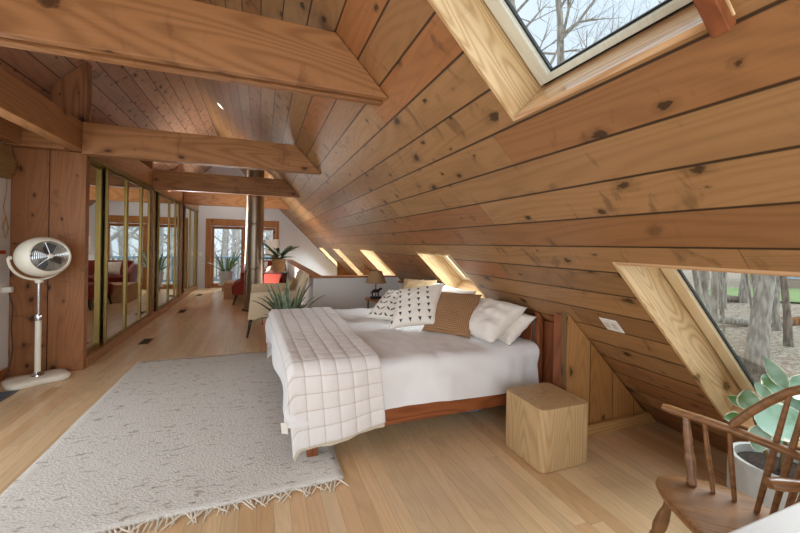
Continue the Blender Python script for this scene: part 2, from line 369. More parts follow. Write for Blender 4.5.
# ------------------------------------------------------------------ skylights
def sbox(mb, s0, s1, y0, y1, d0, d1):
    return mb.hull([sl(s0, y0, d0), sl(s1, y0, d0), sl(s1, y1, d0), sl(s0, y1, d0)], [sl(s0, y0, d1), sl(s1, y0, d1), sl(s1, y1, d1), sl(s0, y1, d1)])
for i, (nm, y0, y1, s0, s1) in enumerate(SKYL):
    r = structroot('window_%d' % (i+1), sl((s0+s1)/2, (y0+y1)/2))
    t = .02
    for a, b in ((y0-t, y0), (y1, y1+t)): obj('jamb', sbox(MB(), s0-t, s1+t, a, b, -.004, .27), m_pine, r, smooth=0, bevel=.002)
    obj('head', sbox(MB(), s1, s1+t, y0, y1, -.004, .27), m_piney, r, smooth=0)
    obj('sill', sbox(MB(), s0-t, s0, y0, y1, -.004, .27), m_piney, r, smooth=0)
    mb = MB(); f = .11 if nm == 'bed' else .078; h = .04; a, b = .20, .236
    sbox(mb, s0+.012, s1-.012, y0+.012, y0+f, a, b); sbox(mb, s0+.012, s1-.012, y1-f, y1-.012, a, b); sbox(mb, s1-h, s1-.012, y0+f, y1-f, a, b); sbox(mb, s0+.012, s0+h, y0+f, y1-f, a, b)
    obj('sash', mb, m_sashw if nm == 'upper' else m_sash, r, smooth=0, bevel=.003)
    mb = MB(); g = f+.009; k = h+.009
    sbox(mb, s0+h, s1-h, y0+f, y0+g, .222, .235); sbox(mb, s0+h, s1-h, y1-g, y1-f, .222, .235); sbox(mb, s1-k, s1-h, y0+g, y1-g, .222, .235); sbox(mb, s0+h, s0+k, y0+g, y1-g, .222, .235)
    obj('gasket', mb, m_gasket, r, smooth=0)
    mb = MB(); sbox(mb, s0, s1, y0, y0+.012, .23, .27); sbox(mb, s0, s1, y1-.012, y1, .23, .27); sbox(mb, s0, s0+.012, y0+.012, y1-.012, .23, .27); sbox(mb, s1-.012, s1, y0+.012, y1-.012, .23, .27)
    obj('seal', mb, m_gasket, r, smooth=0)
    obj('glass', sbox(MB(), s0+h, s1-h, y0+f, y1-f, .224, .231), m_glass, r, smooth=0)
r = structroot('window_7', (WX-.06, 2.7, 1.4))
mb = MB(); x0, x1 = WX-.10, WX-.03
mb.box(x0, x1, 1.1, 1.16, .55, 2.25).box(x0, x1, 4.24, 4.3, .55, 2.25).box(x0, x1, 1.16, 4.24, .55, .61).box(x0, x1, 1.16, 4.24, 2.19, 2.25)
obj('frame', mb, m_door, r, smooth=0); obj('mullion', MB().box(x0, x1, 2.67, 2.73, .61, 2.19), m_door, r, smooth=0)
obj('pane', MB().box(WX-.07, WX-.063, 1.16, 2.67, .61, 2.19), m_glass, r, smooth=0); obj('pane', MB().box(WX-.07, WX-.063, 2.73, 4.24, .61, 2.19), m_glass, r, smooth=0)
r = thing('blind_bracket', 'small red-brown wooden block at the right end of the large upper skylight', 'bracket', sl(2.81, .56, -.02))
obj('block', sbox(MB(), 2.76, 2.95, .535, .575, -.035, .03), m_bedz, r, smooth=0, bevel=.003)

# ------------------------------------------------------------------ far glass door
r = structroot('door_1', ((DX0+DX1)/2, YF, 0))
obj('frame', MB().box(DX0, DX0+.14, YF-.02, T, 0, DZ).box(DX1-.10, DX1, YF-.02, T, 0, DZ).box(DX0+.14, DX1-.10, YF-.02, T, DZ-.21, DZ).box(DX0+.14, DX1-.1, YF+.02, T, 0, .04), m_door, r, smooth=0, bevel=.006)
for a, b in ((DX0+.145, -.50), (-.50, DX1-.105)):
    p = obj('door_leaf', MB().box(a, a+.08, YF+.05, YF+.09, .04, 1.88).box(b-.08, b, YF+.05, YF+.09, .04, 1.88).box(a+.08, b-.08, YF+.05, YF+.09, .04, .13).box(a+.08, b-.08, YF+.05, YF+.09, 1.8, 1.88), m_door, r, smooth=0, bevel=.004)
    obj('pane', MB().box(a+.08, b-.08, YF+.066, YF+.074, .13, 1.8), m_glass, p, smooth=0)
r = thing('wall_switch', 'small white switch plate on the wall between mirrored closet and glass door', 'switch', (-1.70, YF, 1.03))
obj('plate', MB().box(-1.75, -1.65, YF-.012, YF, .97, 1.09), m_white_plastic, r, bevel=.004, smooth=0)
obj('toggle', MB().box(-1.71, -1.69, YF-.022, YF-.012, 1.01, 1.05), m_white_plastic, r, smooth=0)

# ------------------------------------------------------------------ tie beams, plates, posts
def beam(y0, y1, label, z0=2.3, z1=2.63, x0=-1.76):
    e = .004
    o = obj('ceiling_beam', MB().prism([(x0, y0, z0), (K-z0-e, y0, z0), (K-z1-e, y0, z1), (x0, y0, z1)], (0, y1-y0, 0)), m_beamx, smooth=0, bevel=.006)
    return tag(o, label, 'beam', 'timber tie beams under the roof')
r = thing('ceiling_beam', 'nearest and largest timber tie beam, crossing the top left corner with a grooved underside', 'beam', (-.7, 2.19, 2.3), 'timber tie beams under the roof')
e = .004
obj('face_plank', MB().prism([(-2.3, 2.115, 2.3), (K-2.3-e, 2.115, 2.3), (K-2.63-e, 2.115, 2.63), (-2.3, 2.115, 2.63)], (0, .05, 0)), m_beamx, r, smooth=0, bevel=.005)
obj('rear_plank', MB().prism([(-2.3, 2.215, 2.3), (K-2.3-e, 2.215, 2.3), (K-2.63-e, 2.215, 2.63), (-2.3, 2.215, 2.63)], (0, .055, 0)), m_beamx, r, smooth=0, bevel=.005)
obj('core', MB().prism([(-2.3, 2.166, 2.40), (K-2.40-e, 2.166, 2.40), (K-2.62-e, 2.166, 2.62), (-2.3, 2.166, 2.62)], (0, .048, 0)), m_bedz, r, smooth=0)
beam(4.73, 4.87, 'second timber tie beam from the camera, meeting the closet end panel')
beam(7.39, 7.53, 'third timber tie beam from the camera, passing in front of the steel flue pipe')
beam(10.06, 10.2, 'farthest timber tie beam, passing behind the steel flue pipe')
o = obj('wall_plate_beam', MB().box(-1.9, -1.765, 2.27, YF, 2.34, 2.63), m_beamy, smooth=0, bevel=.006)
tag(o, 'long timber plate running above the mirrored closet toward the camera', 'beam')
o = obj('side_beam', MB().box(WX, -1.905, 4.73, 4.858, 2.33, 2.63), m_beamx, smooth=0, bevel=.006)
tag(o, 'short dark timber over the two broad closet end boards', 'beam')
o = obj('side_plate', MB().box(WX+.003, WX+.14, 2.27, 4.725, 2.34, 2.6), m_beamy, smooth=0, bevel=.006)
tag(o, 'timber plate along the white left wall above the bamboo blind', 'beam')
for yp, lb in ((4.93, 'upright post rising to the roof above the closet end panel'), (7.46, 'upright post above the closet behind the second tie beam'), (10.13, 'upright post above the far part of the closet')):
    o = obj('roof_post', MB().prism([(-2.085, yp-.06, 2.625), (-1.775, yp-.06, 2.625), (-1.775, yp-.06, RZ-(RX+1.775)-.004), (-2.085, yp-.06, RZ-(RX+2.085)-.004)], (0, .12, 0)), m_posty, smooth=0, bevel=.004)
    tag(o, lb, 'post', 'posts above the closet')

# ------------------------------------------------------------------ mirrored closet doors and posts between them
bays = [[(4.965, 5.47, 1), (5.51, 6.23, 0), (6.235, 6.91, 0), (6.915, 7.37, 0)], [(7.56, 7.90, 1), (7.95, 8.80, 0), (8.805, 9.41, 0), (9.415, 9.72, 0)], [(10.07, 10.42, 1), (10.47, 11.22, 0), (11.225, 11.95, 0), (11.955, 12.25, 0)]]
ords = ['first', 'second', 'third', 'fourth']; bn = ['nearest', 'middle', 'farthest']
for bi, bay in enumerate(bays):
    for di, (y0, y1, back) in enumerate(bay):
        x = -1.80-.045*back
        r = thing('mirror_door', '%s mirrored closet door with brass frame in the %s bay of the closet' % (ords[di], bn[bi]), 'closet door', (x, (y0+y1)/2, .105), 'mirrored closet doors along the left')
        fwid = .034; mb = MB().box(x-.012, x+.02, y0, y0+fwid, .105, 2.285).box(x-.012, x+.02, y1-fwid, y1, .105, 2.285).box(x-.012, x+.015, y0+fwid, y1-fwid, .105, .15).box(x-.012, x+.015, y0+fwid, y1-fwid, 2.25, 2.285)
        obj('brass_frame', mb, m_brass, r, smooth=0, bevel=.004)
        obj('mirror', MB().box(x-.004, x+.002, y0+fwid, y1-fwid, .15, 2.25), m_mirror, r, smooth=0)
for yp, y1, lb in ((7.38, 7.53, 'upright wooden post between the nearest and middle bays of mirrored doors'), (9.74, 10.04, 'upright wooden post between the middle and farthest bays of mirrored doors'), (12.26, 12.345, 'upright wooden post at the far end of the mirrored doors')):
    tag(obj('closet_post', MB().box(-1.87, -1.77, yp, y1, .105, 2.285), m_posty, smooth=0, bevel=.004), lb, 'post', 'posts between the mirrored doors')

# ------------------------------------------------------------------ rug
def rug_mat():
    n = NT('flecked_wool'); P = n.obj(); s = n.sep(P)
    rows = n.noise(n.comb(n.math('MULTIPLY', s[0], 13.), n.math('MULTIPLY', s[1], 40.)), 1, 2, .3)
    spot = n.noise(n.comb(n.math('MULTIPLY', s[0], 3.), n.math('MULTIPLY', s[1], 9.), 5.), 1, 3)
    f = n.math('MULTIPLY', n.ramp(rows, .57, .66), n.ramp(spot, .40, .58, .1, 1.))
    hue = n.noise(n.comb(n.math('MULTIPLY', s[0], 5.), n.math('MULTIPLY', s[1], 22.), 9.), 1, 1)
    base = n.mix(n.noise(n.comb(n.math('MULTIPLY', s[0], 60.), n.math('MULTIPLY', s[1], 160.)), 1, 2), hx('c3c0b9'), hx('e6e3dd'))
    c = n.mix(n.math('MULTIPLY', f, .6), base, n.mix(n.ramp(hue, .42, .58), hx('7d5f3e'), hx('858079')))
    n.col(c); n.set(Roughness=.95)
    v = n.new('ShaderNodeTexVoronoi'); n.put(v.inputs['Vector'], n.comb(n.math('MULTIPLY', s[0], 70.), n.math('MULTIPLY', s[1], 110.))); v.inputs['Scale'].default_value = 1
    n.bump(v.outputs['Distance'], .6, .006); n.b.inputs['Specular IOR Level'].default_value = .1
    return n.m
m_rug = rug_mat(); m_fringe = plain('undyed_cotton', 'd8cfbf', .9)
r = thing('area_rug', 'large cream wool rug with brown flecks and a fringe on the oak floor', 'rug', (-.41, 3.5, 0))
rng = random.Random(4)
def rugf(u, v):
    x = -1.29+1.77*u; y = 2.12+2.80*v
    x += .012*noise.noise((v*3, u*2, 1)); y += .014*noise.noise((u*4, v*2, 5))+.03*(.5-u)*(v-.5)
    return (x, y, .016+.003*noise.noise((u*9, v*14, 2)))
obj('pile', MB().grid(rugf, 40, 60), m_rug, r, solid=-.014)
mb = MB()
for yb, sg in ((2.12, -1), (4.92, 1)):
    for i in range(88):
        u = (i+.5)/88; x = -1.29+1.77*u+rng.uniform(-.004, .004); p0 = V(rugf(u, 0 if sg < 0 else 1))
        d = rng.gauss(0, .03); L_ = rng.uniform(.05, .085)
        mb.tube([(p0.x, p0.y, .012), (p0.x+d*.3, p0.y+sg*.02, .012), (p0.x+d, p0.y+sg*L_*.7, .006), (p0.x+d*1.4, p0.y+sg*L_, .004)], [.004, .0055, .004, .0025], 5)
f = obj('fringe', mb, m_fringe, r); f['kind'] = 'stuff'

# ------------------------------------------------------------------ bed
def cloth(name, c, c2=None, bump=.25, scale=220, rough=.9, seam=None):
    n = NT(name); P = n.obj(); f = n.noise(P, scale, 2); g = n.noise(P, 3, 3)
    cc = n.mix(g, hx(c2 or c), hx(c))
    if seam: cc = n.mix(n.ramp(n.attr('val'), .45, 1., 0, .75), cc, hx(seam))
    n.col(cc); n.set(Roughness=rough); n.bump(f, bump, .002)
    n.b.inputs['Specular IOR Level'].default_value = .15; n.b.inputs['Sheen Weight'].default_value = .15
    return n.m
m_duvet = cloth('white_linen', 'eeeeef', 'e8e8e9'); m_quilt = cloth('white_quilt', 'ebe8e6', 'e4e1df', .4, 320, seam='b9aca0')
m_lining = cloth('beige_lining', 'cfc3ac'); m_pillow = cloth('ivory_cotton', 'efebe5', 'e8e2d9')
r = thing('bed', 'low red-brown wooden bed frame under the white bedding', 'bed', (1.1, 3.38, 0))
obj('side_rail', MB().box(.22, 2.14, 2.385, 2.42, .145, .30), m_bed, r, bevel=.006, smooth=0)
obj('side_rail', MB().box(.22, 2.14, 4.36, 4.395, .145, .30), m_bed, r, bevel=.006, smooth=0)
obj('foot_rail', MB().box(.22, .255, 2.42, 4.36, .145, .30), m_bed, r, bevel=.006, smooth=0)
for x, y in ((.30, 2.40), (.30, 4.30), (1.90, 2.40), (1.90, 4.30)):
    obj('leg', MB().box(x, x+.07, y, y+.07, 0, .146), m_bedz, r, bevel=.005, smooth=0)
obj('headboard', MB().box(2.142, 2.165, 2.47, 4.38, .1, .80), m_bedz, r, bevel=.006, smooth=0)
for y in (2.385, 4.33): obj('headboard_post', MB().prism([(2.148, y, 0), (2.19, y, 0), (2.19, y, .815), (2.148, y, .86)], (0, .05, 0)), m_bedz, r, bevel=.005, smooth=0)
obj('mattress', MB().box(.22, 2.13, 2.425, 4.355, .24, .555), m_duvet, r, bevel=.06, seg=4)
def prof(t, a, b, zt, zb, rad):          # cross-section of draped cloth: t 0..1 -> (pos, drop)
    h = zt-zb-rad; q = math.pi/2*rad; w_ = b-a-2*rad; Lt = 2*h+2*q+w_; s = t*Lt
    if s < h: return a, zt-zb-s
    s -= h
    if s < q: th = s/rad; return a+rad*(1-math.cos(th)), rad*(1-math.sin(th))
    s -= q
    if s < w_: return a+rad+s, 0.
    s -= w_
    if s < q: th = s/rad; return b-rad+rad*math.sin(th), rad*(1-math.cos(th))
    s -= q; return b, rad+s
def duvf(u, v):
    x, dx = prof(u*.9, .085, 2.50, .605, .33, .10); y, dy = prof(v, 2.362, 4.44, .605, .262, .085)
    x = min(x, 2.14); z = .605-max(dx, dy)-.03*max(0, (x-1.2))*(dy > .2)
    n1 = noise.noise((x*1.7+y*1.2, y*1.3-x*.9, z*2)); n2 = noise.noise((x*5+z*6, y*2.4-x*1.5, z*3+4)); n3 = noise.noise((x*11, y*9, z*5))
    if dy > .05:
        sg = -1 if v < .5 else 1
        y += sg*(.026*n1+.022*n2+.008*n3+.010*math.sin(x*5+n1*2)+.012*math.sin(x*8+z*13+n1*3)*min(1, max(0, (x-.9)/.6)))*min(1, dy*6); z += .028*n1*min(1, dy*4)-.012*math.sin(x*2.2+1)*min(1, dy*4)
    x += .10*max(0, min(1, (4.4-y)/2.05))*max(0, min(1, (1.2-x)/1.1))
    if dx > .05: x -= (.030*n1+.02*n2+.02*math.sin(y*6))*min(1, dx*6)
    if dy < .2 and dx < .2: z += .016*n1+.016*n2+.007*n3+.018*max(0, 1-abs(y-3.4)/.9)
    return (x, y, z)
o = obj('duvet', MB().grid(duvf, 110, 120), m_duvet, smooth=60)
tag(o, 'white duvet spread over the bed, hanging down to the wooden rail', 'duvet')
def quilt_pt(u, v, lift, xl, xr, zb, ext=0.):
    y, dy = prof(v, 2.335-lift, 4.465+lift, .64+lift, zb, .10)
    x = xl+(xr-xl)*u; near = dy if v < .5 else 0.
    x += .085*near-.02*math.sin(y*1.3)*u+.075*(1-u)*max(0, min(1, (4.4-y)/2.05))+.025*u*min(1, max(0, (4.4-y)/2.05))+.03*u*max(0, y-3.2)
    z = .64+lift-dy
    edge = max(0., (.07-u)/.07); z -= .05*edge**1.6
    if near > .06: y += .012*math.sin(u*7+1)+.010*noise.noise((x*5, z*5, 1)); z += .085*u*min(1, max(0, near-.1)/.4)
    return x, y, z, dy
def quiltf(u, v):
    x, y, z, dy = quilt_pt(u, v, 0, .085, .745, .10)
    p = abs(math.sin(math.pi*u*6)); q = abs(math.sin(math.pi*(v*27)))
    puff = .011*(min(p, .8)**.5)*(min(q, .8)**.5) + .004*noise.noise((x*14, y*14, z*14))
    k = .016*noise.noise((x*4, y*3, 7))
    nz = max(0, 1-dy/.09); z += (puff+k*.6)*nz
    y += (-1 if v < .5 else 1)*puff*(1-nz)
    return (x, y, z)
r = thing('quilt', 'white quilted throw folded over the foot of the bed and hanging to the rug', 'quilt', (.42, 3.4, .6))
obj('quilted_layer', MB().grid(quiltf, 72, 324, lambda u, v: 1. if (round(u*72) % 12 == 0 or round(v*324) % 12 == 0) else 0.), m_quilt, r, smooth=70)
def linf(u, v):
    x, y, z, dy = quilt_pt(u, v*.30, -.012, .095, .74, .075)
    return (x, y+.004*math.sin(u*30), z+(.006*math.sin(u*11) if dy > .3 else 0))
o = obj('lining', MB().grid(linf, 40, 60), m_lining, r, smooth=60); o['label'] = 'beige underside layer'
obj('care_tag', MB().prism([(.128, 2.312, .31), (.165, 2.308, .302), (.172, 2.308, .235), (.134, 2.312, .242)], (0, .003, 0)), m_white_plastic, r, smooth=0)
tag(obj('storage_bag', MB().grid(lambda u, v: (1.66+.22*math.cos(2*math.pi*u)*math.sin(math.pi*v)*(1+.12*noise.noise((u*6, v*6, 1))), 2.85+.3*math.sin(2*math.pi*u)*math.sin(math.pi*v), .055-.055*math.cos(math.pi*v)), 24, 12), cloth('blue_grey_cloth', '6b7c92'), smooth=60),
    'blue-grey cloth bundle lying on the floor under the bed', 'bag')

# ------------------------------------------------------------------ pillows
def vmat():
    n = NT('chevron_print'); s = n.sep(n.obj()); cx, cy = .13, .072
    row = n.math('FLOOR', n.math('DIVIDE', s[0], cx)); fx = n.math('SUBTRACT', n.math('FRACT', n.math('DIVIDE', s[0], cx)), .5)
    fy = n.math('SUBTRACT', n.math('FRACT', n.math('DIVIDE', s[1], cy)), .5)
    d = n.math('ABSOLUTE', n.math('SUBTRACT', n.math('ADD', fy, .25), n.math('MULTIPLY', n.math('ABSOLUTE', fx), 1.15)))
    k = n.math('MULTIPLY', n.math('LESS_THAN', d, .13), n.math('MULTIPLY', n.math('LESS_THAN', n.math('ABSOLUTE', fx), .38), n.math('GREATER_THAN', n.math('ABSOLUTE', fx), .05)))
    k = n.math('MULTIPLY', k, n.math('LESS_THAN', n.math('ABSOLUTE', s[0]), .19)); k = n.math('MULTIPLY', k, n.math('LESS_THAN', n.math('ABSOLUTE', s[1]), .185))
    n.col(n.mix(k, hx('e9e4da'), hx('4a4844'))); n.set(Roughness=.9); n.bump(n.noise(n.obj(), 260, 2), .25, .002); return n.m
def trimat():
    n = NT('triangle_print'); s = n.sep(n.obj()); cx, cy = .088, .062
    fx = n.math('ABSOLUTE', n.math('SUBTRACT', n.math('FRACT', n.math('ADD', n.math('DIVIDE', s[0], cx), .5)), .5))
    fy = n.math('FRACT', n.math('DIVIDE', s[1], cy))
    k = n.math('MULTIPLY', n.math('LESS_THAN', fx, n.math('MULTIPLY', n.math('SUBTRACT', fy, .12), .34)), n.math('LESS_THAN', fy, .66))
    k = n.math('MULTIPLY', k, n.math('GREATER_THAN', fy, .12))
    k = n.math('MULTIPLY', k, n.math('LESS_THAN', n.math('ABSOLUTE', s[0]), .2)); k = n.math('MULTIPLY', k, n.math('LESS_THAN', n.math('ABSOLUTE', s[1]), .2))
    n.col(n.mix(k, hx('e9e3d9'), hx('2c3038'))); n.set(Roughness=.9); n.bump(n.noise(n.obj(), 260, 2), .25, .002); return n.m
def waffle(c, d, sc=58):
    n = NT('waffle_weave'); s = n.sep(n.obj())
    a = n.math('ABSOLUTE', n.math('SINE', n.math('MULTIPLY', s[0], sc*math.pi/1.6))); b = n.math('ABSOLUTE', n.math('SINE', n.math('MULTIPLY', s[1], sc*math.pi/1.6)))
    h = n.math('MINIMUM', a, b); n.col(n.mix(n.ramp(h, .1, .6), hx(c), hx(d))); n.set(Roughness=.95); n.bump(n.math('SUBTRACT', 1., h), .8, .008); return n.m
def pillow(name, label, bl, br, upv, h, t, m, seed=0, cat='pillow', group=None, pinch=.07, wr=.012, shear=0.):
    bl, br, upv = V(bl), V(br), V(upv); ex = (br-bl); w_ = ex.length; ex.normalize()
    ey = (upv-ex*upv.dot(ex)).normalized(); ez = ex.cross(ey)
    mb = MB()
    for sg in (1, -1):
        def fn(u, v):
            a, b = 2*u-1, 2*v-1
            x = a*w_/2*(1-pinch*(1-b*b)*abs(a)**3+0.015*b*b); y = b*h/2*(1-pinch*(1-a*a)*abs(b)**3+.015*a*a)
            e = max(0, (1-abs(a)**2.6)*(1-abs(b)**2.6))
            z = t/2*e**.55
            nn = noise.noise((a*2.2+seed, b*2.2, sg*3.+seed)); n2 = noise.noise((a*6+seed, b*5, sg+seed))
            z += (wr*nn+wr*.5*n2)*min(1, e*3)
            return (x+shear*(y+h/2), y, sg*z)
        mb.grid(fn, 30, 30)
    o = obj(name, mb, m, smooth=80); c = (bl+br)/2+ey*h/2
    bm = bmesh.new(); bm.from_mesh(o.data); bmesh.ops.remove_doubles(bm, verts=bm.verts, dist=.0006); bmesh.ops.recalc_face_normals(bm, faces=bm.faces); bm.to_mesh(o.data); bm.free()
    o.matrix_world = Matrix(((ex.x, ey.x, ez.x, c.x), (ex.y, ey.y, ez.y, c.y), (ex.z, ey.z, ez.z, c.z), (0, 0, 0, 1)))
    return tag(o, label, cat, group)
m_waf = waffle('7d5838', 'b98e66', 105); m_waf2 = waffle('a48660', 'd2b58e', 100)
pillow('throw_pillow', 'white throw pillow printed with rows of small black arrow chevrons', (1.03, 3.66, .64), (1.29, 3.32, .64), (.92, .0, .55), .43, .15, vmat(), 1, shear=.12)
pillow('throw_pillow', 'white throw pillow printed with columns of black triangles', (1.09, 3.13, .625), (1.47, 2.91, .70), (.85, -.08, .58), .42, .16, trimat(), 2, shear=.26)
pillow('throw_pillow', 'brown waffle-knit pillow between the triangle-print pillow and the big white one', (1.38, 3.02, .62), (1.66, 2.66, .62), (.72, .12, .72), .45, .19, m_waf, 3)
pillow('throw_pillow', 'tan textured pillow behind the chevron-print pillow', (1.50, 4.06, .63), (1.80, 3.74, .63), (.45, .35, .85), .43, .15, m_waf2, 4)
pillow('bed_pillow', 'white pillow leaning on the headboard beside the brown waffle pillow', (1.65, 3.0, .64), (1.71, 2.41, .64), (.80, 0, .55), .45, .21, m_pillow, 5, wr=.02)
pillow('bed_pillow', 'white pillow pushed into the bed corner against the headboard post, under the leaning white pillow', (1.86, 2.98, .62), (1.87, 2.40, .61), (.62, 0, .5), .34, .15, m_pillow, 6, wr=.02)
pillow('bed_pillow', 'white pillow propped behind the brown waffle pillow below the skylight', (1.70, 3.62, .63), (1.74, 3.04, .63), (.5, 0, .7), .40, .18, m_pillow, 7, wr=.018)
pillow('bed_pillow', 'white pillow propped at the far end of the headboard', (1.82, 4.30, .63), (1.82, 3.74, .63), (.35, 0, .8), .36, .15, m_pillow, 8, wr=.018)

# ------------------------------------------------------------------ cube nightstand, wall plate
mb = MB(); x0, x1, y0, y1, rr = 1.63, 2.028, 1.765, 2.15, .045; ring = []
for cx, cy, a0 in ((x1-rr, y1-rr, 0), (x0+rr, y1-rr, 90), (x0+rr, y0+rr, 180), (x1-rr, y0+rr, 270)):
    for i in range(7): th = math.radians(a0+15*i); ring.append((cx+rr*math.cos(th), cy+rr*math.sin(th)))
mb.hull([(a, b, .002) for a, b in ring], [(a, b, .392) for a, b in ring])
tag(obj('nightstand', mb, m_ns, smooth=30, bevel=.006), 'light oak cube nightstand with rounded corners on the floor at the bed side', 'nightstand')
r = thing('wall_plate', 'white electrical cover plate on the sloping boards below the bed skylight', 'wall plate', sl(1.286, 1.69))
obj('plate', sbox(MB(), 1.23, 1.345, 1.63, 1.75, -.007, -.0005), m_white_plastic, r, bevel=.002, smooth=0)
for k in range(2): obj('socket', sbox(MB(), 1.262, 1.314, 1.65+.054*k, 1.682+.054*k, -.0095, -.007), plain('grey_plastic', 'c9c7c0', .4), r, bevel=.002, smooth=0)

# ------------------------------------------------------------------ bedside table, lamp, books
r = thing('bedside_table', 'small wooden table with dark metal legs beyond the bed', 'table', (1.74, 5.03, 0))
obj('tabletop', MB().hull([(1.45, 5.22, .575), (1.60, 4.72, .575), (2.06, 4.72, .575), (2.06, 5.34, .575), (1.5, 5.34, .575)], [(1.45, 5.22, .60), (1.60, 4.72, .60), (2.06, 4.72, .60), (2.06, 5.34, .60), (1.5, 5.34, .60)]), m_capw, r, bevel=.004, smooth=0)
for x, y in ((1.62, 4.76), (2.02, 4.76), (2.02, 5.3), (1.52, 5.28)): obj('leg', MB().tube([(x, y, 0), (x, y, .576)], .011, 8), m_iron, r)
r = thing('table_lamp', 'table lamp with tan tapered shade and dark animal figurine base', 'lamp', (1.60, 5.16, .60))
lx, ly = 1.60, 5.16
obj('base', MB().hull([(lx-.085, ly-.05, .6), (lx+.085, ly-.05, .6), (lx+.085, ly+.05, .6), (lx-.085, ly+.05, .6)], [(lx-.07, ly-.04, .635), (lx+.07, ly-.04, .635), (lx+.07, ly+.04, .635), (lx-.07, ly+.04, .635)]), m_iron, r, bevel=.004, smooth=0)
mb = MB()
mb.tube([(lx-.055, ly, .70), (lx-.02, ly, .715), (lx+.03, ly, .712), (lx+.055, ly, .725)], [.016, .026, .026, .02], 10)
mb.tube([(lx+.05, ly, .72), (lx+.07, ly, .745), (lx+.088, ly, .742), (lx+.10, ly, .735)], [.018, .02, .014, .008], 8)
for a, b in ((-.05, -.012), (-.045, .014), (.035, -.014), (.045, .012)): mb.tube([(lx+a, ly+b, .705), (lx+a-.005, ly+b, .67), (lx+a, ly+b, .634)], [.012, .009, .009], 8)
mb.tube([(lx-.055, ly, .705), (lx-.075, ly, .69), (lx-.08, ly, .665)], [.008, .006, .004], 6)
obj('animal_figurine', mb, m_iron, r)
obj('stem', MB().tube([(lx, ly, .635), (lx, ly, .86)], .008, 8), m_iron, r)
n = NT('tan_shade'); n.col(hx('a5835c')); n.set(Roughness=.9); n.bump(n.noise(n.obj(), 300, 2), .2, .002)
obj('lamp_shade', MB().lathe([(.155, .835), (.085, 1.01)], (lx, ly, 0), 32), n.m, r, solid=-.004)
obj('finial', MB().lathe([(.001, 1.0), (.01, 1.005), (.012, 1.02), (.001, 1.035)], (lx, ly, 0), 10), m_brass, r)
obj('shade_ring', MB().tube([(lx-.085, ly, 1.0), (lx+.085, ly, 1.0)], .003, 6).tube([(lx, ly-.085, 1.0), (lx, ly+.085, 1.0)], .003, 6).tube([(lx, ly, .86), (lx, ly, 1.003)], .004, 6), m_iron, r)
def book(label, x0, x1, y0, y1, z, h, c, rz=0.):
    r = thing('book', label, 'book', ((x0+x1)/2, (y0+y1)/2, z))
    m = plain('cover', c, .5)
    obj('cover', MB().box(x0, x1, y0, y1, z, z+.004).box(x0, x1, y0, y1, z+h-.004, z+h).box(x0, x0+.004, y0, y1, z+.004, z+h-.004), m, r, smooth=0)
    obj('pages', MB().box(x0+.005, x1-.004, y0+.004, y1-.004, z+.0041, z+h-.0041), plain('paper', 'e9e4d8', .8), r, smooth=0)
    r.rotation_euler.z = rz
book('large white book lying at the front of the bedside table', 1.66, 2.0, 4.76, 5.0, .601, .03, 'e8e4dc')
book('smaller white book lying on top of the large white book', 1.72, 1.98, 4.78, 4.98, .632, .02, 'f0ede6')
book('dark red book lying at the back of the bedside table', 1.76, 2.02, 5.06, 5.27, .601, .04, '6a3328')

# ------------------------------------------------------------------ flue pipe, spot, floor grilles
r = thing('flue_pipe', 'tall stainless steel stove pipe rising through the roof', 'pipe', (-.13, 8.17, 0))
fx_, fy_ = -.13, 8.17
obj('base_collar', MB().lathe([(.225, 0), (.225, .012), (.185, .02)], (fx_, fy_, 0), 32), m_iron, r)
for a, b in ((.0, .86), (.86, 1.78), (1.78, 2.7), (2.7, 3.0)):
    obj('pipe_section', MB().lathe([(.176, a+.001), (.182, a+.012), (.182, a+.03), (.178, a+.034), (.178, b-.034), (.182, b-.03), (.182, b-.012), (.176, b-.001)], (fx_, fy_, 0), 36), m_steel, r, smooth=25)
obj('storm_collar', MB().lathe([(.178, 2.93), (.26, 2.99), (.26, 3.08)], (fx_, fy_, 0), 32), m_iron, r)
n = NT('spot_glow'); n.set(Emission_Color=(1, .93, .8, 1), Emission_Strength=9.); n.col(hx('fff4e0')); m_glow = n.m
ax = V((-R2, 0, -R2))
def ceiling_spot(label, z, y, e, size):
    sp = sl(z/R2, y); r = thing('ceiling_spot', label, 'spotlight', sp)
    obj('trim_ring', MB().lathe([(.05, .0005), (.05, .012), (.075, .012), (.075, .0005)], sp, 24, ax), m_white_plastic, r)
    obj('bulb', MB().lathe([(.001, .010), (.03, .009), (.046, .002)], sp, 24, ax), m_glow, r)
    lamp('spot_light', 'SPOT', sp+ax*.04, V((-.35, 0, -.94)).to_track_quat('-Z', 'Y').to_euler(), e, (1, .93, .85), spot_size=size, spot_blend=.6, shadow_soft_size=.06)
ceiling_spot('small recessed spotlight glowing near the ridge of the board ceiling', 3.69, 6.80, 14, 1.9)
ceiling_spot('added unseen spotlight in the roof boards behind the second tie beam, before the far gable wall', 3.60, 10.9, 75, 2.7)  # extra spot hidden by the beam, added to brighten the far end
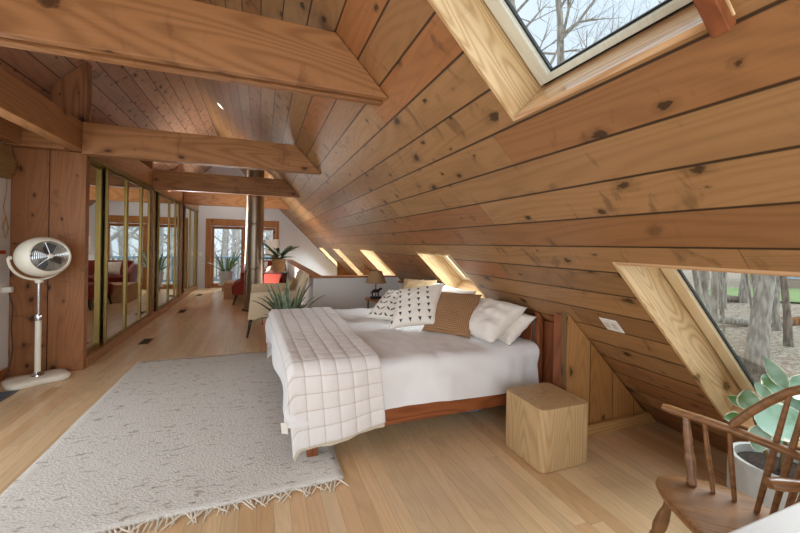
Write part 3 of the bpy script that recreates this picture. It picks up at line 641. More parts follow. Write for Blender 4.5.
def grille(label, x, y, lx_, ly_, c):
    r = thing('floor_grille', label, 'floor vent', (x, y, .001), 'floor vents')
    m = plain('vent_metal', c, .45, .5)
    obj('vent_frame', MB().box(x-lx_/2, x+lx_/2, y-ly_/2, y-ly_/2+.015, .001, .006).box(x-lx_/2, x+lx_/2, y+ly_/2-.015, y+ly_/2, .001, .006).box(x-lx_/2, x-lx_/2+.015, y-ly_/2+.015, y+ly_/2-.015, .001, .006).box(x+lx_/2-.015, x+lx_/2, y-ly_/2+.015, y+ly_/2-.015, .001, .006), m, r, smooth=0)
    mb = MB().box(x-lx_/2+.015, x+lx_/2-.015, y-ly_/2+.015, y+ly_/2-.015, .001, .002); k = int(ly_/.022)
    for i in range(1, k): yy_ = y-ly_/2+.01+(ly_-.02)*i/k; mb.box(x-lx_/2+.015, x+lx_/2-.015, yy_-.003, yy_+.003, .002, .005)
    obj('louvers', mb, m, r, smooth=0)
grille('nearest brown floor vent beside the mirrored closet', -1.47, 5.97, .12, .30, '4c3c28')
grille('middle brown floor vent beside the mirrored closet', -1.45, 8.33, .12, .30, '4c3c28')
grille('farthest brown floor vent, close to the glass door', -1.48, 10.78, .12, .30, '4c3c28')
grille('grey floor vent at the left edge in front of the fan', -2.19, 4.20, .26, .34, '6d7378')

# ------------------------------------------------------------------ pedestal fan
m_cream = plain('cream_enamel', 'ebe7d8', .25, spec=.6); m_chrome = plain('chrome', 'c9ccd0', .12, 1)
fx, fy = -2.03, 4.60
r = thing('pedestal_fan', 'cream retro pedestal fan with egg-shaped head standing by the closet end', 'fan', (fx, fy, 0))
d1 = V((.82, .57, 0)); d2 = V((-.57, .82, 0)); ring = []
for i in range(40):
    th = 2*math.pi*i/40; c, s = math.cos(th), math.sin(th); a = math.copysign(abs(c)**.35, c)*.235; b = math.copysign(abs(s)**.45, s)*(.150-.02*math.cos(2*th))*(1+.25*(abs(a)/.235)-.2); ring.append((a, b))
def lv(k, z): return [V((fx, fy, z))+d1*(a*k)+d2*(b*k) for a, b in ring]
obj('base', MB().rings([lv(.96, .002), lv(1., .012), lv(1., .035), lv(.95, .05), lv(.72, .058), lv(.35, .062)]), m_cream, r, smooth=50)
obj('base_collar', MB().lathe([(.05, .06), (.048, .072), (.03, .09), (.026, .10)], (fx, fy, 0), 24), m_chrome, r)
obj('lower_pole', MB().lathe([(.024, .07), (.024, .60)], (fx, fy, 0), 20), m_cream, r)
obj('pole_clamp', MB().lathe([(.026, .60), (.027, .61), (.027, .65), (.02, .665)], (fx, fy, 0), 20), m_chrome, r)
obj('upper_pole', MB().lathe([(.0125, .655), (.0125, .985)], (fx, fy, 0), 16), m_chrome, r)
fd = V((.78, -.61, .10)).normalized(); hp = V((fx, fy, 1.22)); hc = hp+fd*.055; sdv = fd.cross(V((0, 0, 1))).normalized()   # facing
obj('yoke_socket', MB().lathe([(.02, .965), (.034, .975), (.03, 1.0), (.012, 1.01)], (hp.x, hp.y, 0), 18), m_cream, r)
def wide(mb):
    mb.v = [tuple(V(p)+sdv*((V(p)-hc).dot(sdv)*.07)) for p in mb.v]; return mb
pts = [hp+sdv*(.218*math.cos(a))+V((0, 0, 1))*(.218*math.sin(a)) for a in [math.radians(180+10*i) for i in range(19)]]
obj('yoke', wide(MB().tube(pts, .011, 10)), m_cream, r)
for sg in (-1, 1): obj('pivot_knob', MB().lathe([(.001, 0), (.018, .002), (.018, .02), (.001, .024)], hp+sdv*(sg*.212), 14, sdv*sg), m_cream, r)
obj('housing', wide(MB().lathe([(.001, -.20), (.05, -.192), (.11, -.165), (.16, -.115), (.188, -.05), (.196, .01), (.186, .07), (.165, .105), (.152, .112), (.145, .105), (.147, .02), (.14, -.03), (.001, -.035)], hc, 40, fd)), m_cream, r, smooth=60)
gr = MB(); g0 = hc+fd*.10; uu = sdv.cross(fd)
for k in range(10):
    rad = .024+.0132*k; gr.tube([g0+fd*(.012*(1-(rad/.147)**2))+(sdv*math.cos(2*math.pi*i/28)+uu*math.sin(2*math.pi*i/28))*rad for i in range(29)], .0023, 5, cap=False)
for k in range(6):
    a = math.pi*k/3+.3; dd = sdv*math.cos(a)+uu*math.sin(a); gr.tube([g0+fd*.012+dd*.02, g0+dd*.147], .0025, 5)
obj('grille', wide(gr), m_chrome, r)
obj('hub_cap', MB().lathe([(.001, .022), (.018, .02), (.024, .008), (.022, .004)], g0, 20, fd), m_cream, r)
mb = MB()
for k in range(4):
    a = math.pi/2*k+.5; d_ = sdv*math.cos(a)+uu*math.sin(a); e_ = -sdv*math.sin(a)+uu*math.cos(a); b0 = hc+fd*.045
    mb.add([b0+d_*.02-e_*.02, b0+d_*.06-e_*.055-fd*.012, b0+d_*.128-e_*.05-fd*.014, b0+d_*.134+e_*.02+fd*.012, b0+d_*.05+e_*.03+fd*.01], [(0, 1, 2, 3, 4)])
obj('blades', mb, plain('grey_blade', '4a4f54', .4), r, smooth=0, solid=.003)
obj('motor', MB().lathe([(.045, -.03), (.045, .03), (.02, .06), (.001, .062)], hc, 20, fd), plain('dark_motor', '3a3d40', .4), r)
tag(obj('fan_cord', MB().tube([(-2.365, 4.76, .88), (-2.33, 4.755, .87), (-2.30, 4.76, .72), (-2.315, 4.77, .5), (-2.29, 4.75, .3), (-2.31, 4.74, .12), (-2.33, 4.69, .012), (-2.26, 4.64, .008)], .005, 6), m_iron), 'black power cord running down the corner behind the fan', 'cord')
r = thing('wall_socket', 'small white plug adapter on the left wall above the fan cord', 'socket', (-2.36, 4.75, .89))
obj('plate', MB().box(-2.379, -2.37, 4.70, 4.80, .84, .96), m_white_plastic, r, bevel=.003, smooth=0)
obj('plug', MB().box(-2.37, -2.30, 4.72, 4.775, .865, .92), m_white_plastic, r, bevel=.008, smooth=0)

# bamboo blind, its cords and a tag on the left wall
n = NT('bamboo'); s_ = n.sep(n.obj()); n.col(n.mix(n.noise(n.comb(n.math('MULTIPLY', s_[0], 120.), n.math('MULTIPLY', s_[1], 4.), n.math('MULTIPLY', s_[2], 120.)), 1, 2), hx('6e5231'), hx('b8965f'))); n.set(Roughness=.7); m_bam = n.m
r = thing('bamboo_blind', 'rolled-up woven bamboo blind hanging at the top of the left wall', 'blind', (-2.3, 4.3, 2.15))
mb = MB(); rng = random.Random(3)
for k in range(26):
    z = 1.99+.33*k/26; xw = -2.30-.045*abs((k/25-.45))*2+rng.uniform(-.006, .006)
    mb.box(WX+.005, xw, 3.2, 4.78+rng.uniform(-.008, .008), z, z+.0115)
obj('folded_slats', mb, m_bam, r, smooth=0)
obj('pull_cord', MB().tube([(-2.345, 4.73, 2.0), (-2.352, 4.735, 1.85), (-2.362, 4.72, 1.7), (-2.35, 4.73, 1.6)], .004, 6).tube([(-2.35, 4.73, 1.62), (-2.34, 4.75, 1.5), (-2.352, 4.73, 1.40), (-2.365, 4.72, 1.5), (-2.352, 4.73, 1.62)], .006, 6), m_bam, r)
r = thing('hanging_tag', 'small white tag with a red top hanging on the left wall beside the fan', 'tag', (-2.36, 4.70, 1.22))
obj('card', MB().box(-2.372, -2.366, 4.66, 4.77, 1.13, 1.245), m_white_plastic, r, smooth=0)
obj('red_strip', MB().box(-2.373, -2.365, 4.66, 4.77, 1.246, 1.28), plain('red_plastic', 'b8402e', .4), r, smooth=0)

# ------------------------------------------------------------------ upholstered seats
m_cream_f = cloth('cream_fabric', 'e4d2b2', 'dcc8a6', .3, 260); m_red = cloth('red_fabric', '843529', '742c22', .3, 260); m_tan = cloth('tan_fabric', 'c9ab80', 'bf9e70', .3, 260)
def soft(x0, x1, y0, y1, z0, z1): return MB().box(x0, x1, y0, y1, z0, z1)
r = thing('armchair', 'cream upholstered armchair with dark tapered legs beyond the foot of the bed', 'armchair', (.25, 6.05, 0))
obj('seat_base', soft(-.13, .58, 5.80, 6.44, .27, .44), m_cream_f, r, bevel=.03, seg=3)
for y0, h_ in ((5.70, .68), (6.44, .72)):
    obj('arm', MB().prism([(-.165, y0, .27), (.55, y0, .27), (.60, y0, h_), (-.13, y0, h_-.005)], (0, .10, 0)), m_cream_f, r, bevel=.028, seg=3)
obj('seat_cushion', soft(-.15, .46, 5.805, 6.435, .44, .53), m_cream_f, r, bevel=.04, seg=3)
obj('backrest', MB().prism([(.40, 5.76, .30), (.56, 5.76, .30), (.71, 5.76, .93), (.60, 5.76, .95)], (0, .72, 0)), m_cream_f, r, bevel=.04, seg=3)
for k in range(3):
    for j in range(2): obj('button', MB().lathe([(.001, .01), (.012, .006), (.014, 0)], (.553+.04*j, 5.90+.22*k, .74+.11*j), 10, (-.97, 0, .2)), m_tan, r)
for x, y, dx, dy in ((-.12, 5.79, -.05, -.02), (-.12, 6.46, -.05, .02), (.52, 5.79, .05, -.02), (.52, 6.46, .05, .02)):
    obj('leg', MB().tube([(x, y, .27), (x+dx, y+dy, 0)], [.026, .014], 10), m_blackw, r)
pillow('cushion', 'tan square cushion leaning in the cream armchair', (.30, 5.90, .56), (.36, 6.24, .56), (.5, 0, .8), .33, .12, m_tan, 11, 'cushion')
r = thing('armchair', 'red upholstered tub armchair behind the steel flue pipe', 'armchair', (-.1, 9.3, 0))
def tub(y0):
    pr = [(-.58, .22), (.34, .22), (.48, .74), (.36, .80), (.02, .70), (-.28, .60), (-.50, .50), (-.60, .42)]
    return MB().prism([(a, y0, b) for a, b in pr], (0, .12, 0))
obj('arm', tub(8.85), m_red, r, bevel=.03, seg=3); obj('arm', tub(9.60), m_red, r, bevel=.03, seg=3)
obj('seat_base', soft(-.54, .34, 8.97, 9.60, .22, .40), m_red, r, bevel=.02); obj('seat_cushion', soft(-.56, .22, 8.975, 9.595, .40, .50), m_red, r, bevel=.04, seg=3)
obj('backrest', MB().prism([(.18, 8.95, .35), (.36, 8.95, .35), (.50, 8.95, .86), (.38, 8.95, .88)], (0, .67, 0)), m_red, r, bevel=.05, seg=3)
for x, y, dx, dy in ((-.5, 8.93, -.06, -.03), (-.5, 9.64, -.06, .03), (.3, 8.93, .06, -.03), (.3, 9.64, .06, .03)): obj('leg', MB().tube([(x, y, .23), (x+dx, y+dy, 0)], [.028, .016], 10), m_blackw, r)
pillow('cushion', 'white cushion resting in the red tub armchair', (.08, 9.08, .52), (.12, 9.5, .52), (.35, 0, .8), .36, .14, m_pillow, 12, 'cushion')
r = thing('loveseat', 'red upholstered loveseat with curved arms beyond the bench, partly hidden by the flue pipe', 'sofa', (.2, 11.3, 0))
obj('seat_base', soft(-.38, .58, 10.95, 11.60, .20, .40), m_red, r, bevel=.02); obj('seat_cushion', soft(-.37, .57, 10.90, 11.45, .40, .50), m_red, r, bevel=.04, seg=3)
for x0 in (-.52, .59): obj('arm', MB().prism([(x0, 10.88, .2), (x0, 11.60, .2), (x0, 11.70, .78), (x0, 11.45, .76), (x0, 11.1, .62), (x0, 10.88, .56)], (.13, 0, 0)), m_red, r, bevel=.04, seg=3)
obj('backrest', MB().prism([(-.4, 11.42, .4), (-.4, 11.58, .3), (-.4, 11.74, .86), (-.4, 11.62, .88)], (1.0, 0, 0)), m_red, r, bevel=.05, seg=3)
for x, y in ((-.45, 10.96), (.64, 10.96), (-.45, 11.54), (.64, 11.54)): obj('leg', MB().tube([(x, y, .21), (x*1.04, y, 0)], [.026, .016], 10), m_blackw, r)
pillow('cushion', 'white cushion at the back of the red loveseat', (-.25, 11.2, .52), (.2, 11.2, .52), (0, .35, .8), .36, .14, m_pillow, 13, 'cushion')
r = thing('bench', 'low oak box bench between the red armchair and the red loveseat', 'bench', (-.3, 10.2, 0))
obj('top', MB().box(-.83, .10, 9.80, 10.50, .36, .40), m_bench, r, bevel=.004, smooth=0)
for a, b in ((-.83, -.79), (.06, .10)): obj('side_panel', MB().box(a, b, 9.80, 10.50, 0, .36), m_bench, r, bevel=.003, smooth=0)
obj('front_panel', MB().box(-.79, .06, 9.81, 9.84, 0, .36), m_bench, r, smooth=0); obj('rear_panel', MB().box(-.79, .06, 10.46, 10.49, 0, .36), m_bench, r, smooth=0)

# ------------------------------------------------------------------ plants
def leafmat(name, a, b, rim=None, rlo=.62, rhi=.86, rough=.4, sc=14):
    n = NT(name); f = n.ramp(n.noise(n.obj(), sc, 3), .35, .65); c = n.mix(f, hx(a), hx(b))
    if rim: c = n.mix(n.ramp(n.math('ADD', n.attr('val'), n.math('MULTIPLY_ADD', n.noise(n.obj(), 30, 2), .5, -.25)), rlo, rhi), c, hx(rim))
    n.col(c); n.set(Roughness=rough); return n.m
m_spider = leafmat('striped_leaf', '4d6349', '7f9474', 'b9c2a4', .7, .95); m_zz = leafmat('glossy_leaf', '24472a', '3d6a38'); m_snake = leafmat('sword_leaf', '44664f', '7f9f7c', 'b9c78e', .8, .95)
m_fic = leafmat('variegated_leaf', '47682f', '9fc3b2', 'eef0dc', .78, 1.0, .3, 7); m_soil = plain('soil', '3a2c22', .95, nscale=60, amt=.3, bump=.8); m_stem = plain('stem_green', '6b5a3a', .6)
def pot(parent, c, prof, m, soil_r, soil_z):
    obj('pot', MB().lathe(prof, c, 36), m, parent, smooth=50); obj('soil', MB().lathe([(.001, soil_z+.012), (soil_r*.6, soil_z+.008), (soil_r, soil_z)], c, 24), m_soil, parent)
# striped plant beyond the bed
c = V((.36, 5.08, 0)); r = thing('striped_plant', 'spiky striped green plant on the floor between bed and cream armchair', 'plant', c)
pot(r, c, [(.001, 0), (.13, 0), (.165, .30), (.17, .31), (.155, .31), (.15, .26), (.001, .26)], plain('terracotta', 'a9694a', .7), .15, .27)
mb = MB(); rng = random.Random(12)
for k in range(46):
    a = rng.uniform(0, 6.283); e = rng.uniform(.75, 1.45); b = c+V((.05*math.cos(a), .05*math.sin(a), .28))
    mb.leaf(b, (math.cos(a)*math.cos(e), math.sin(a)*math.cos(e), math.sin(e)), rng.uniform(.5, .88), rng.uniform(.055, .085), rng.uniform(.25, .7)*(1.5-e*.8), n=10, fold=.3, shape=.6)
obj('leaves', mb, m_spider, r, smooth=70)
# glossy plant on a wire stand
c = V((.24, 6.85, 0)); r = thing('plant_stand', 'tall dark wire plant stand behind the cream armchair', 'stand', c)
for sx in (-.2, .2):
    for sy in (-.2, .2): obj('leg', MB().tube([(c.x+sx, c.y+sy, 0), (c.x+sx*.95, c.y+sy*.95, .87)], .008, 6), m_iron, r)
for z in (.30, .87):
    mb = MB(); q = [(c.x+.195*sx, c.y+.195*sy, z) for sx, sy in ((-1, -1), (1, -1), (1, 1), (-1, 1), (-1, -1))]
    for a, b in zip(q, q[1:]): mb.tube([a, b], .007, 6)
    obj('frame_ring', mb, m_iron, r)
obj('glass_shelf', MB().box(c.x-.19, c.x+.19, c.y-.19, c.y+.19, .876, .886), m_glass, r, smooth=0)
c = V((.30, 6.80, .887)); r = thing('potted_zz_plant', 'glossy dark green plant in a tan pot on the wire stand', 'plant', c)
pot(r, c, [(.001, 0), (.095, 0), (.118, .21), (.122, .225), (.11, .225), (.107, .19), (.001, .19)], plain('tan_pot', 'b5804e', .6, nscale=40, amt=.15), .107, .195)
ms = MB(); ml = MB(); rng = random.Random(5)
for k in range(11):
    a = 2*math.pi*k/11+rng.uniform(-.2, .2); e = rng.uniform(.35, 1.1); L_ = rng.uniform(.34, .52); d = V((math.cos(a)*math.cos(e), math.sin(a)*math.cos(e), math.sin(e)))
    pts = [c+V((0, 0, .195))+d*(L_*t)-V((0, 0, 1))*(.14*L_*t*t*2.2) for t in [i/8 for i in range(9)]]
    ms.tube(pts, [.009-.0008*i for i in range(9)], 6)
    for i in range(2, 9):
        t = (pts[i]-pts[i-1]).normalized(); sd_ = t.cross(V((0, 0, 1))).normalized()
        for sg in (-1, 1): ml.leaf(pts[i], t*.7+sd_*sg*.8+V((0, 0, .25)), .085, .04, .1, n=5, fold=.2)
obj('stems', ms, leafmat('stalk', '3d5a33', '50703f'), r); obj('leaves', ml, m_zz, r, smooth=70)
# planter on a low stool by the door
r = thing('plant_stool', 'low round wooden stool carrying the white planter', 'stool', (-.93, 11.6, 0))
obj('top', MB().lathe([(.001, .14), (.2, .14), (.2, .165), (.001, .165)], (-.93, 11.6, 0), 28), m_bench, r)
for k in range(3): a_ = 2.1*k; obj('leg', MB().tube([(-.93+.12*math.cos(a_), 11.6+.12*math.sin(a_), .141), (-.93+.16*math.cos(a_), 11.6+.16*math.sin(a_), 0)], .016, 8), m_bench, r)
c = V((-.93, 11.6, .166)); r = thing('potted_snake_plant', 'tall green sword-leaf plant in a white planter in front of the glass door', 'plant', c)
pot(r, c, [(.001, 0), (.13, 0), (.145, .03), (.195, .37), (.20, .40), (.18, .40), (.175, .35), (.001, .35)], plain('pale_planter', 'ccd6e2', .4), .175, .355)
mb = MB(); rng = random.Random(8)
for k in range(22):
    a = rng.uniform(0, 6.283); e = rng.uniform(.8, 1.5); mb.leaf(c+V((.1*math.cos(a), .1*math.sin(a), .36)), (math.cos(a)*math.cos(e), math.sin(a)*math.cos(e), math.sin(e)), rng.uniform(.45, .95), .075, .12 if e > .9 else .4, n=9, fold=.3, shape=.55)
obj('leaves', mb, m_snake, r, smooth=70)
# floor lamp by the far window
c = V((.30, 9.95, 0)); c = V((.30, 10.75, 0)); r = thing('floor_lamp', 'floor lamp with a white drum shade near the glass door', 'lamp', c)
obj('base', MB().lathe([(.001, .02), (.14, .018), (.15, 0)], c, 24), m_iron, r); obj('pole', MB().tube([c+V((0, 0, .015)), c+V((0, 0, 1.45))], .011, 8), m_iron, r)
obj('lamp_shade', MB().lathe([(.185, 1.04), (.175, 1.50)], c, 32), plain('white_shade', 'ece8e0', .8), r, solid=-.004)
obj('shade_ring', MB().tube([c+V((-.178, 0, 1.44)), c+V((.178, 0, 1.44))], .004, 6), m_iron, r)
c = V((.07, 10.3, 0)); r = thing('iron_sculpture', 'thin dark curled iron stand beside the white drum shade', 'ornament', c)
obj('rod', MB().tube([c, c+V((0, 0, .9)), c+V((0, 0, 1.36)), c+V((.02, 0, 1.52))], .009, 6), m_iron, r); obj('base', MB().lathe([(.001, .02), (.10, .018), (.11, 0)], c, 20), m_iron, r)
mb = MB()
for zc, rr in ((1.30, .085), (1.50, .07)):
    mb.tube([c+V((rr*math.cos(a)*(1-a/14)+.01, 0, zc+rr*math.sin(a)*(1-a/14))) for a in [i*.35 for i in range(24)]], .008, 6)
obj('curls', mb, m_iron, r)

# ------------------------------------------------------------------ Windsor chair
A = V((1.638, .884, 0)); ca, cl = V((.893, -.45, 0)), V((.45, .893, 0))
def W(a, l, z): return A+ca*a+cl*l+V((0, 0, z))
r = thing('windsor_chair', 'walnut Windsor armchair with curved spindle back in the near right corner', 'chair', W(.05, 0, 0))
seat = []
for i in range(36):
    th = 2*math.pi*i/36; c_, s_ = math.cos(th), math.sin(th); k = .55 if c_ < 0 else .9
    seat.append((.045+math.copysign(abs(c_)**k, c_)*(.175 if c_ < 0 else .20), -.005+math.copysign(abs(s_)**.75, s_)*(.205-.03*c_)))
def sr(k, z): return [W(.045+(a-.045)*k, l*k, z) for a, l in seat]
obj('seat', MB().rings([sr(.86, .350), sr(.96, .366), sr(1., .385), sr(.985, .398), sr(.94, .401), sr(.7, .394), sr(.35, .388), sr(.05, .387)]), m_chair, r, smooth=50)
ctl = [(-.004, .289), (.012, .270), (.050, .225), (.096, .173), (.152, .092), (.205, 0), (.243, -.08), (.250, -.15), (.215, -.215), (.15, -.25), (.08, -.262), (.02, -.262), (-.01, -.262)]
mb = MB().tube([W(a, l, .665) for a, l in ctl], [.018, .0225]+[.0205]*9+[.0235, .018], 12, flat=.8)
obj('arm_rail', mb, m_chair, r, smooth=60)
for b, t in ((W(.036, .148, .395), W(.052, .222, .66)), (W(.085, -.165, .395), W(.135, -.255, .66))):
    P_ = [b.lerp(t, k) for k in (0, .06, .12, .3, .42, .5, .54, .58, .66, .85, 1)]
    obj('arm_post', MB().tube(P_, [.016, .019, .014, .021, .019, .014, .019, .014, .017, .014, .012], 12), m_chair, r, smooth=60)
for (a0, l0), (a1, l1) in (((.093, .11), (.096, .173)), ((.143, .069), (.146, .105)), ((.125, -.15), (.185, -.238)),):
    obj('spindle', MB().tube([W(a0, l0, .395), W((a0+a1)/2, (l0+l1)/2, .51), W(a1, l1, .66)], [.0085, .0105, .008], 8), m_chair, r)
bow = [(.152, .104, .66), (.160, .100, .69), (.191, .067, .752), (.222, .025, .814), (.253, -.027, .876), (.275, -.075, .912), (.288, -.12, .925), (.285, -.165, .905), (.272, -.205, .85), (.25, -.228, .78), (.225, -.228, .71), (.205, -.222, .66)]
obj('bow', MB().tube([W(*p) for p in bow], .0155, 10), m_chair, r, smooth=60)
for b, t in (((.179, .012, .395), bow[4]), ((.195, -.03, .395), bow[5]), ((.197, -.07, .395), bow[6]), ((.187, -.105, .395), bow[7]), ((.165, -.13, .395), bow[8])):
    b, t = W(*b), W(t[0], t[1], t[2]-.008)
    obj('back_spindle', MB().tube([b, b.lerp(t, .4), t], [.009, .0115, .008], 8), m_chair, r)
legs = {}
for a, l, da, dl in ((-.06, .12, -.085, .055), (-.06, -.13, -.085, -.055), (.14, .10, .09, .06), (.14, -.11, .09, -.06)):
    t, b = W(a, l, .362), W(a+da, l+dl, 0); P_ = [t.lerp(b, k) for k in (0, .1, .16, .3, .42, .5, .54, .6, .75, .9, 1)]
    legs[(a > 0, l > 0)] = (t, b)
    obj('leg', MB().tube(P_, [.014, .02, .016, .024, .026, .02, .024, .018, .022, .016, .012], 12), m_chair, r, smooth=60)
m1 = [legs[(False, s_)][0].lerp(legs[(False, s_)][1], .58) for s_ in (True, False)]; m2 = [legs[(True, s_)][0].lerp(legs[(True, s_)][1], .58) for s_ in (True, False)]
for a, b in zip(m1, m2): obj('stretcher', MB().tube([a, a.lerp(b, .5), b], [.01, .015, .01], 10), m_chair, r)
obj('stretcher', MB().tube([(m1[0]+m2[0])/2, (m1[0]+m2[0]+m1[1]+m2[1])/4, (m1[1]+m2[1])/2], [.009, .014, .009], 10), m_chair, r)

# ------------------------------------------------------------------ rubber plant in the grey pot
c = V((2.44, 1.02, 0)); r = thing('potted_rubber_plant', 'variegated rubber plant with broad leaves in a round grey pot by the low skylight', 'plant', c)
pot(r, c, [(.001, 0), (.13, 0), (.165, .02), (.192, .16), (.19, .30), (.185, .345), (.165, .345), (.162, .30), (.001, .30)], plain('grey_concrete', 'b4b6b4', .6, nscale=25, amt=.06, bump=.1), .162, .305)
ms = MB(); ml = MB(); c = V((2.40, 1.0, 0))
stems = [[(.03, .01, .29), (.03, -.01, .5), (.032, -.012, .73)], [(.0, .02, .29), (-.08, .03, .45), (-.15, .035, .60), (-.185, .04, .645)], [(.05, 0, .29), (.03, -.01, .45), (-.02, 0, .58), (-.034, .01, .67)]]
for st in stems: ms.tube([c+V(p) for p in st], [.010, .008, .006, .005][:len(st)], 8)
LV = [((-.183, .048, .644), (-.087, .033, .052), .11, .042, .05), ((-.193, .02, .630), (-.024, .009, .105), .112, .088, .0), ((-.034, .013, .66), (-.084, .032, .092), .135, .05, .0),
    ((.03, -.011, .727), (-.103, .04, .146), .19, .062, .0), ((.034, -.013, .727), (.082, -.031, .065), .14, .05, .1), ((-.19, .0, .575), (.184, -.07, .05), .215, .17, .0), ((-.171, .065, .576), (-.092, .035, .008), .1, .05, .1),
    ((-.147, .003, .565), (-.02, .008, -.12), .13, .08, .0), ((.03, -.02, .62), (.137, -.052, .052), .17, .1, .1), ((.0, -.03, .57), (.099, -.038, -.07), .15, .1, .1), ((-.009, .003, .53), (.057, -.022, -.097), .13, .075, .1),
    ((.03, .0, .66), (.08, .12, .12), .18, .08, .15), ((.03, .02, .56), (.02, .16, .05), .18, .09, .2), ((.05, -.03, .68), (.16, .02, .05), .17, .08, .2)]
for b, d, ln, wd, dr in LV: ml.leaf(c+V(b), d, ln, wd, dr, nrm=(-.84, -.38, .4), n=14, fold=.10, shape=.8)
obj('stems', ms, m_stem, r); obj('leaves', ml, m_fic, r, smooth=70)
# ------------------------------------------------------------------ white desk corner
r = thing('desk', 'white desk whose edge shows in the bottom right corner', 'desk', (1.3, .2, 0))
obj('desktop', MB().box(1.02, 1.62, -.35, .535, .69, .72), plain('white_laminate', 'd5d8da', .35), r, bevel=.006, smooth=0)
for x in (1.06, 1.55):
    for y in (-.3, .46): obj('leg', MB().box(x, x+.04, y, y+.04, 0, .69), m_white_plastic, r, smooth=0)

# ------------------------------------------------------------------ outdoors
GZ = -1.5
def ground_mat():
    n = NT('leaf_litter'); s = n.obj(); a = n.noise(s, .8, 4); b = n.noise(s, 9, 5, .3, .7); g = n.noise(s, 3., 3)
    c = n.mix(n.ramp(b, .35, .65), hx('7d6b5a'), hx('cfc4b4')); c = n.mix(n.math('MULTIPLY', n.ramp(g, .5, .7), .6), c, hx('96755a')); c = n.mix(n.math('MULTIPLY', n.ramp(n.noise(s, 26, 3), .58, .68), .8), c, hx('e2dace')); c = n.mix(n.math('MULTIPLY', n.ramp(a, .55, .75), .35), c, hx('7d8a55'))
    n.col(c); n.set(Roughness=.95); n.bump(b, .8, .05); return n.m
struct('ground', MB().grid(lambda u, v: (-40+130*u, -30+110*v, GZ+.25*noise.noise((u*13, v*11, 1))*min(1, abs(u-.32)*8)), 60, 60), ground_mat(), smooth=60)
n = NT('short_grass'); n.col(n.mix(n.noise(n.obj(), 3, 4), hx('7f9a63'), hx('a9c083'))); n.set(Roughness=.9); m_grass = n.m
for nm, c0, rx, ry, lb in (('lawn', (31, 12.6), 6.5, 3.0, 'bright green lawn in front of the neighbouring house'), ('lawn', (30, 15.4), 2.2, 1.1, 'small patch of green grass among the trees through the low skylight')):
    o = obj(nm, MB().grid(lambda u, v: (c0[0]+rx*v*math.cos(6.2832*u)*(1+.2*math.sin(18*u)), c0[1]+ry*v*math.sin(6.2832*u), GZ+.30-.12*v), 40, 8), m_grass, smooth=60, solid=.02)
    tag(o, lb, 'grass'); o['kind'] = 'stuff'
def bark(name, a, b):
    n = NT(name); s = n.sep(n.obj()); f = n.noise(n.comb(n.math('MULTIPLY', s[0], 12.), n.math('MULTIPLY', s[1], 12.), n.math('MULTIPLY', s[2], 2.5)), 1, 4, .4)
    n.col(n.mix(n.ramp(f, .3, .7), hx(a), hx(b))); n.set(Roughness=.95); n.bump(f, .6, .03); return n.m
m_bark = bark('grey_bark', '8a847c', 'c0bab0'); m_bark3 = bark('pale_bark', 'a7a3a0', 'dad6d2'); m_bark2 = bark('brown_bark', '6a6058', '9c9084')
def tree(label, x, y, h, r0, seed, lean=(0, 0), m=None, lvl=3, group=None, fork=.28, nb=9, z0=GZ-.05, spread=.8):
    rng = random.Random(seed); r = thing('bare_tree', label, 'tree', (x, y, z0), group)
    def path(p, d, L_, r_, n, wob, up_):
        pts, rad = [V(p)], [r_]; d = V(d).normalized()
        for i in range(n):
            d = (d+V((rng.gauss(0, wob), rng.gauss(0, wob), rng.gauss(0, wob*.6)+up_))).normalized(); pts.append(pts[-1]+d*(L_/n)); rad.append(r_*(1-.82*(i+1)/n))
        return pts, rad, d
    tk = MB(); br = MB()
    pts, rad, _ = path((x, y, z0), (lean[0], lean[1], 1), h, r0, 9, .05, .05); rad[0] *= 1.25; tk.tube(pts, rad, 10)
    def sub(p, d, L_, r_, lv):
        q, rd, dd = path(p, d, L_, r_, 5 if lv > 1 else 4, .16, .05); br.tube(q, rd, 5 if lv > 1 else 3, cap=False)
        if lv > 0:
            for k in range(6 if lv > 1 else 5):
                i = rng.randint(1, len(q)-1); t = (q[i]-q[i-1]).normalized(); s_ = V((rng.gauss(0, 1), rng.gauss(0, 1), rng.gauss(.3, .6))).normalized()
                sub(q[i], t*.8+s_*spread, L_*rng.uniform(.38, .6), rd[i]*.6, lv-1)
    for k in range(nb):
        f = fork+(1-fork)*(k+.5)/nb; i = min(8, int(f*9)); p = pts[i].lerp(pts[i+1], f*9-i); a = rng.uniform(0, 6.283)
        sub(p, (math.cos(a), math.sin(a), rng.uniform(.35, 1.1)), h*rng.uniform(.2, .34)*(1.2-f*.5), rad[i]*.5, lvl-1)
    obj('trunk', tk, m or m_bark, r, smooth=60); obj('branches', br, m or m_bark, r, smooth=60)
    return r
tree('thick grey tree trunk in the middle of the view through the low right skylight', 10.9, 5.0, 13, .2, 1, (.14, -.05), fork=.42)
tree('thinner crooked tree trunk to the right of the thick one through the low skylight', 14.8, 6.0, 10, .10, 2, (-.10, .09), m_bark2, fork=.35)
for i, (x, y, h, r0, s_, ln) in enumerate(((16.9, 9.4, 11, .12, 3, (.1, -.02)), (17.9, 9.9, 13, .16, 4, (-.03, .02)), (21.5, 11.2, 12, .15, 5, (.05, 0)), (24.5, 11.8, 14, .2, 6, (0, .03)), (26., 13.6, 13, .17, 7, (.03, 0)), (20.2, 8.6, 9, .10, 31, (.05, 0)), (28, 10.5, 13, .16, 32, (0, 0)), (14.2, 8.0, 7, .045, 51, (.1, 0)), (16.5, 7.6, 8, .05, 52, (-.1, .05)), (19, 9.9, 8, .06, 53, (.05, .05)), (13.4, 6.9, 6, .035, 54, (.1, .1)), (23, 10.2, 10, .09, 55, (0, .05)))):
    tree('slender grey woodland tree some way behind the two near trunks of the low skylight', x, y, h, r0, s_, ln, lvl=2, group='woodland trees beyond the low skylight')
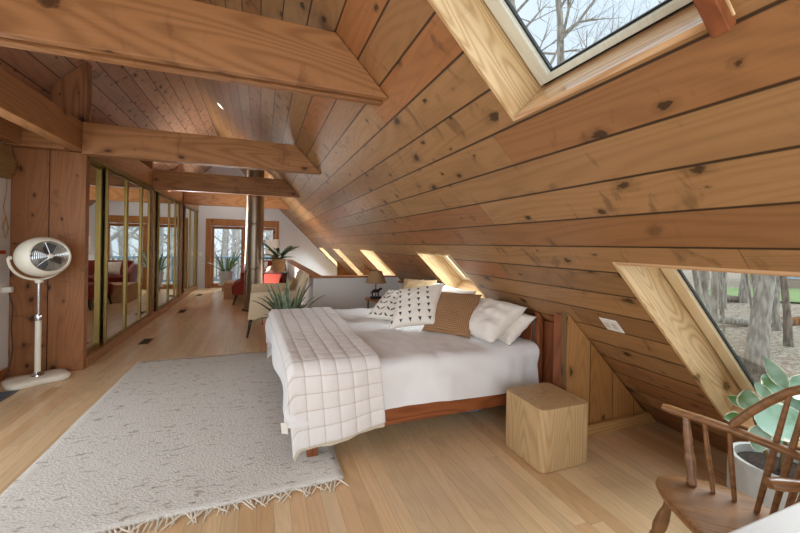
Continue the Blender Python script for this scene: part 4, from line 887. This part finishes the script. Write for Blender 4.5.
tree('left of the two grey trunks rising past the large upper skylight', 8.2, 9.6, 16, .24, 8, (-.02, .0), fork=.42, nb=10)
tree('right of the two grey trunks rising past the large upper skylight', 8.9, 8.9, 16, .22, 9, (.02, .0), fork=.42, nb=10)
for i, (x, y, h, s_) in enumerate(((12.5, 9.2, 10.5, 10), (14.8, 9.0, 11, 11), (14.2, 6.4, 12, 12), (17.5, 7.4, 13, 13), (12.4, 11.8, 12, 14), (18.5, 10.4, 14, 15), (11.6, 7.6, 9.5, 16), (13.6, 7.6, 9, 33), (15.6, 11, 12, 34), (11.2, 8.4, 9, 35), (12.8, 7.0, 9.5, 36), (10.4, 9.6, 9.5, 37), (11.5, 6.2, 9, 38))):
    tree('bare branching tree filling the sky of the large upper skylight', x, y, h, .10, s_, (0, 0), fork=.25, nb=17, group='branchy trees beyond the upper skylight', spread=.9)
rng = random.Random(77)
for i in range(22):
    x, y = -3.6+6.2*((i*.618) % 1)+rng.uniform(-.2, .2), 16.5+14*((i*.377) % 1)
    x *= y/17
    tree('bare grey woodland tree beyond the deck behind the glass door', x, y, 13, rng.uniform(.12, .30), 40+i, (rng.gauss(0, .03), 0), m_bark3, lvl=2, fork=.12, nb=8, group='woodland trees beyond the glass door', z0=GZ-2.3)
def log(label, a, b, r0, m):
    tag(obj('fallen_log', MB().tube([V(a).lerp(V(b), t)+V((0, 0, .06*math.sin(t*7))) for t in [i/8 for i in range(9)]], [r0*(1-.3*i/8) for i in range(9)], 10), m, smooth=60), label, 'log')
log('long pale fallen log crossing the leaf litter behind the thick grey trunk', (15.3, 9.3, GZ+.2), (18.8, 7.6, GZ+.2), .17, m_bark)
log('fallen log farther off, left of the thick grey trunk', (22.5, 12.4, GZ+.25), (26.5, 11.6, GZ+.25), .2, m_bark2)
log('short brown log lying between the two near trunks', (18.2, 8.3, GZ+.2), (19.6, 7.6, GZ+.2), .22, bark('rust_bark', '6e4a30', 'a8754a'))
r = thing('house', 'pale neighbouring house with a blue-framed window behind the lawn', 'house', (41, 15, GZ))
obj('house_wall', MB().box(40, 48, 10, 19, GZ-.2, 5), plain('beige_siding', 'b8aa98', .8), r, smooth=0)
obj('roof', MB().prism([(39.3, 9.5, 5), (48.7, 9.5, 5), (44, 9.5, 8.5)], (0, 10, 0)), plain('grey_roof', '6a6a6c', .8), r, smooth=0)
for yv in (15.3, 12.6):
    p = obj('house_window', MB().box(39.94, 40, yv, yv+1.5, GZ+.7, GZ+2.8), plain('blue_white_trim', 'c8dcec', .5), r, smooth=0)
    obj('pane', MB().box(39.92, 39.94, yv+.15, yv+.68, GZ+.85, GZ+2.65).box(39.92, 39.94, yv+.82, yv+1.35, GZ+.85, GZ+2.65), plain('blue_glass', '6f9cc0', .1), p, smooth=0)
tag(obj('yellow_shrub', MB().grid(lambda u, v: (31.+.45*math.cos(6.28*u)*math.sin(3.14*v)*(1+.4*noise.noise((u*9, v*9, 1))), 14.4+.45*math.sin(6.28*u)*math.sin(3.14*v)*(1+.4*noise.noise((u*7, v*9, 3))), GZ+1.6-.5*math.cos(3.14*v)), 24, 16), plain('yellow_leaves', 'c9b64a', .9, nscale=8, amt=.2), smooth=0), 'small yellow-leaved shrub beside the thick grey trunk', 'shrub')
# deck and railing beyond the glass door
struct('deck', MB().box(-4, 3.2, YF+.15, 14.2, -.2, -.05), plain('grey_deck', '9aa0a4', .7, nscale=6), smooth=0)
r = thing('deck_railing', 'blue-grey wooden deck railing outside the glass door', 'railing', (-.5, 13.9, -.05)); m_rail = plain('blue_grey_paint', '5d6d78', .6)
obj('top_rail', MB().box(-3.6, 2.8, 13.84, 13.98, .84, .90), m_rail, r, smooth=0, bevel=.005); obj('bottom_rail', MB().box(-3.6, 2.8, 13.88, 13.93, .06, .12), m_rail, r, smooth=0)
for i in range(48): x = -3.55+6.3*i/47; obj('baluster', MB().box(x-.017, x+.017, 13.888, 13.922, .12, .84), m_rail, r, smooth=0)
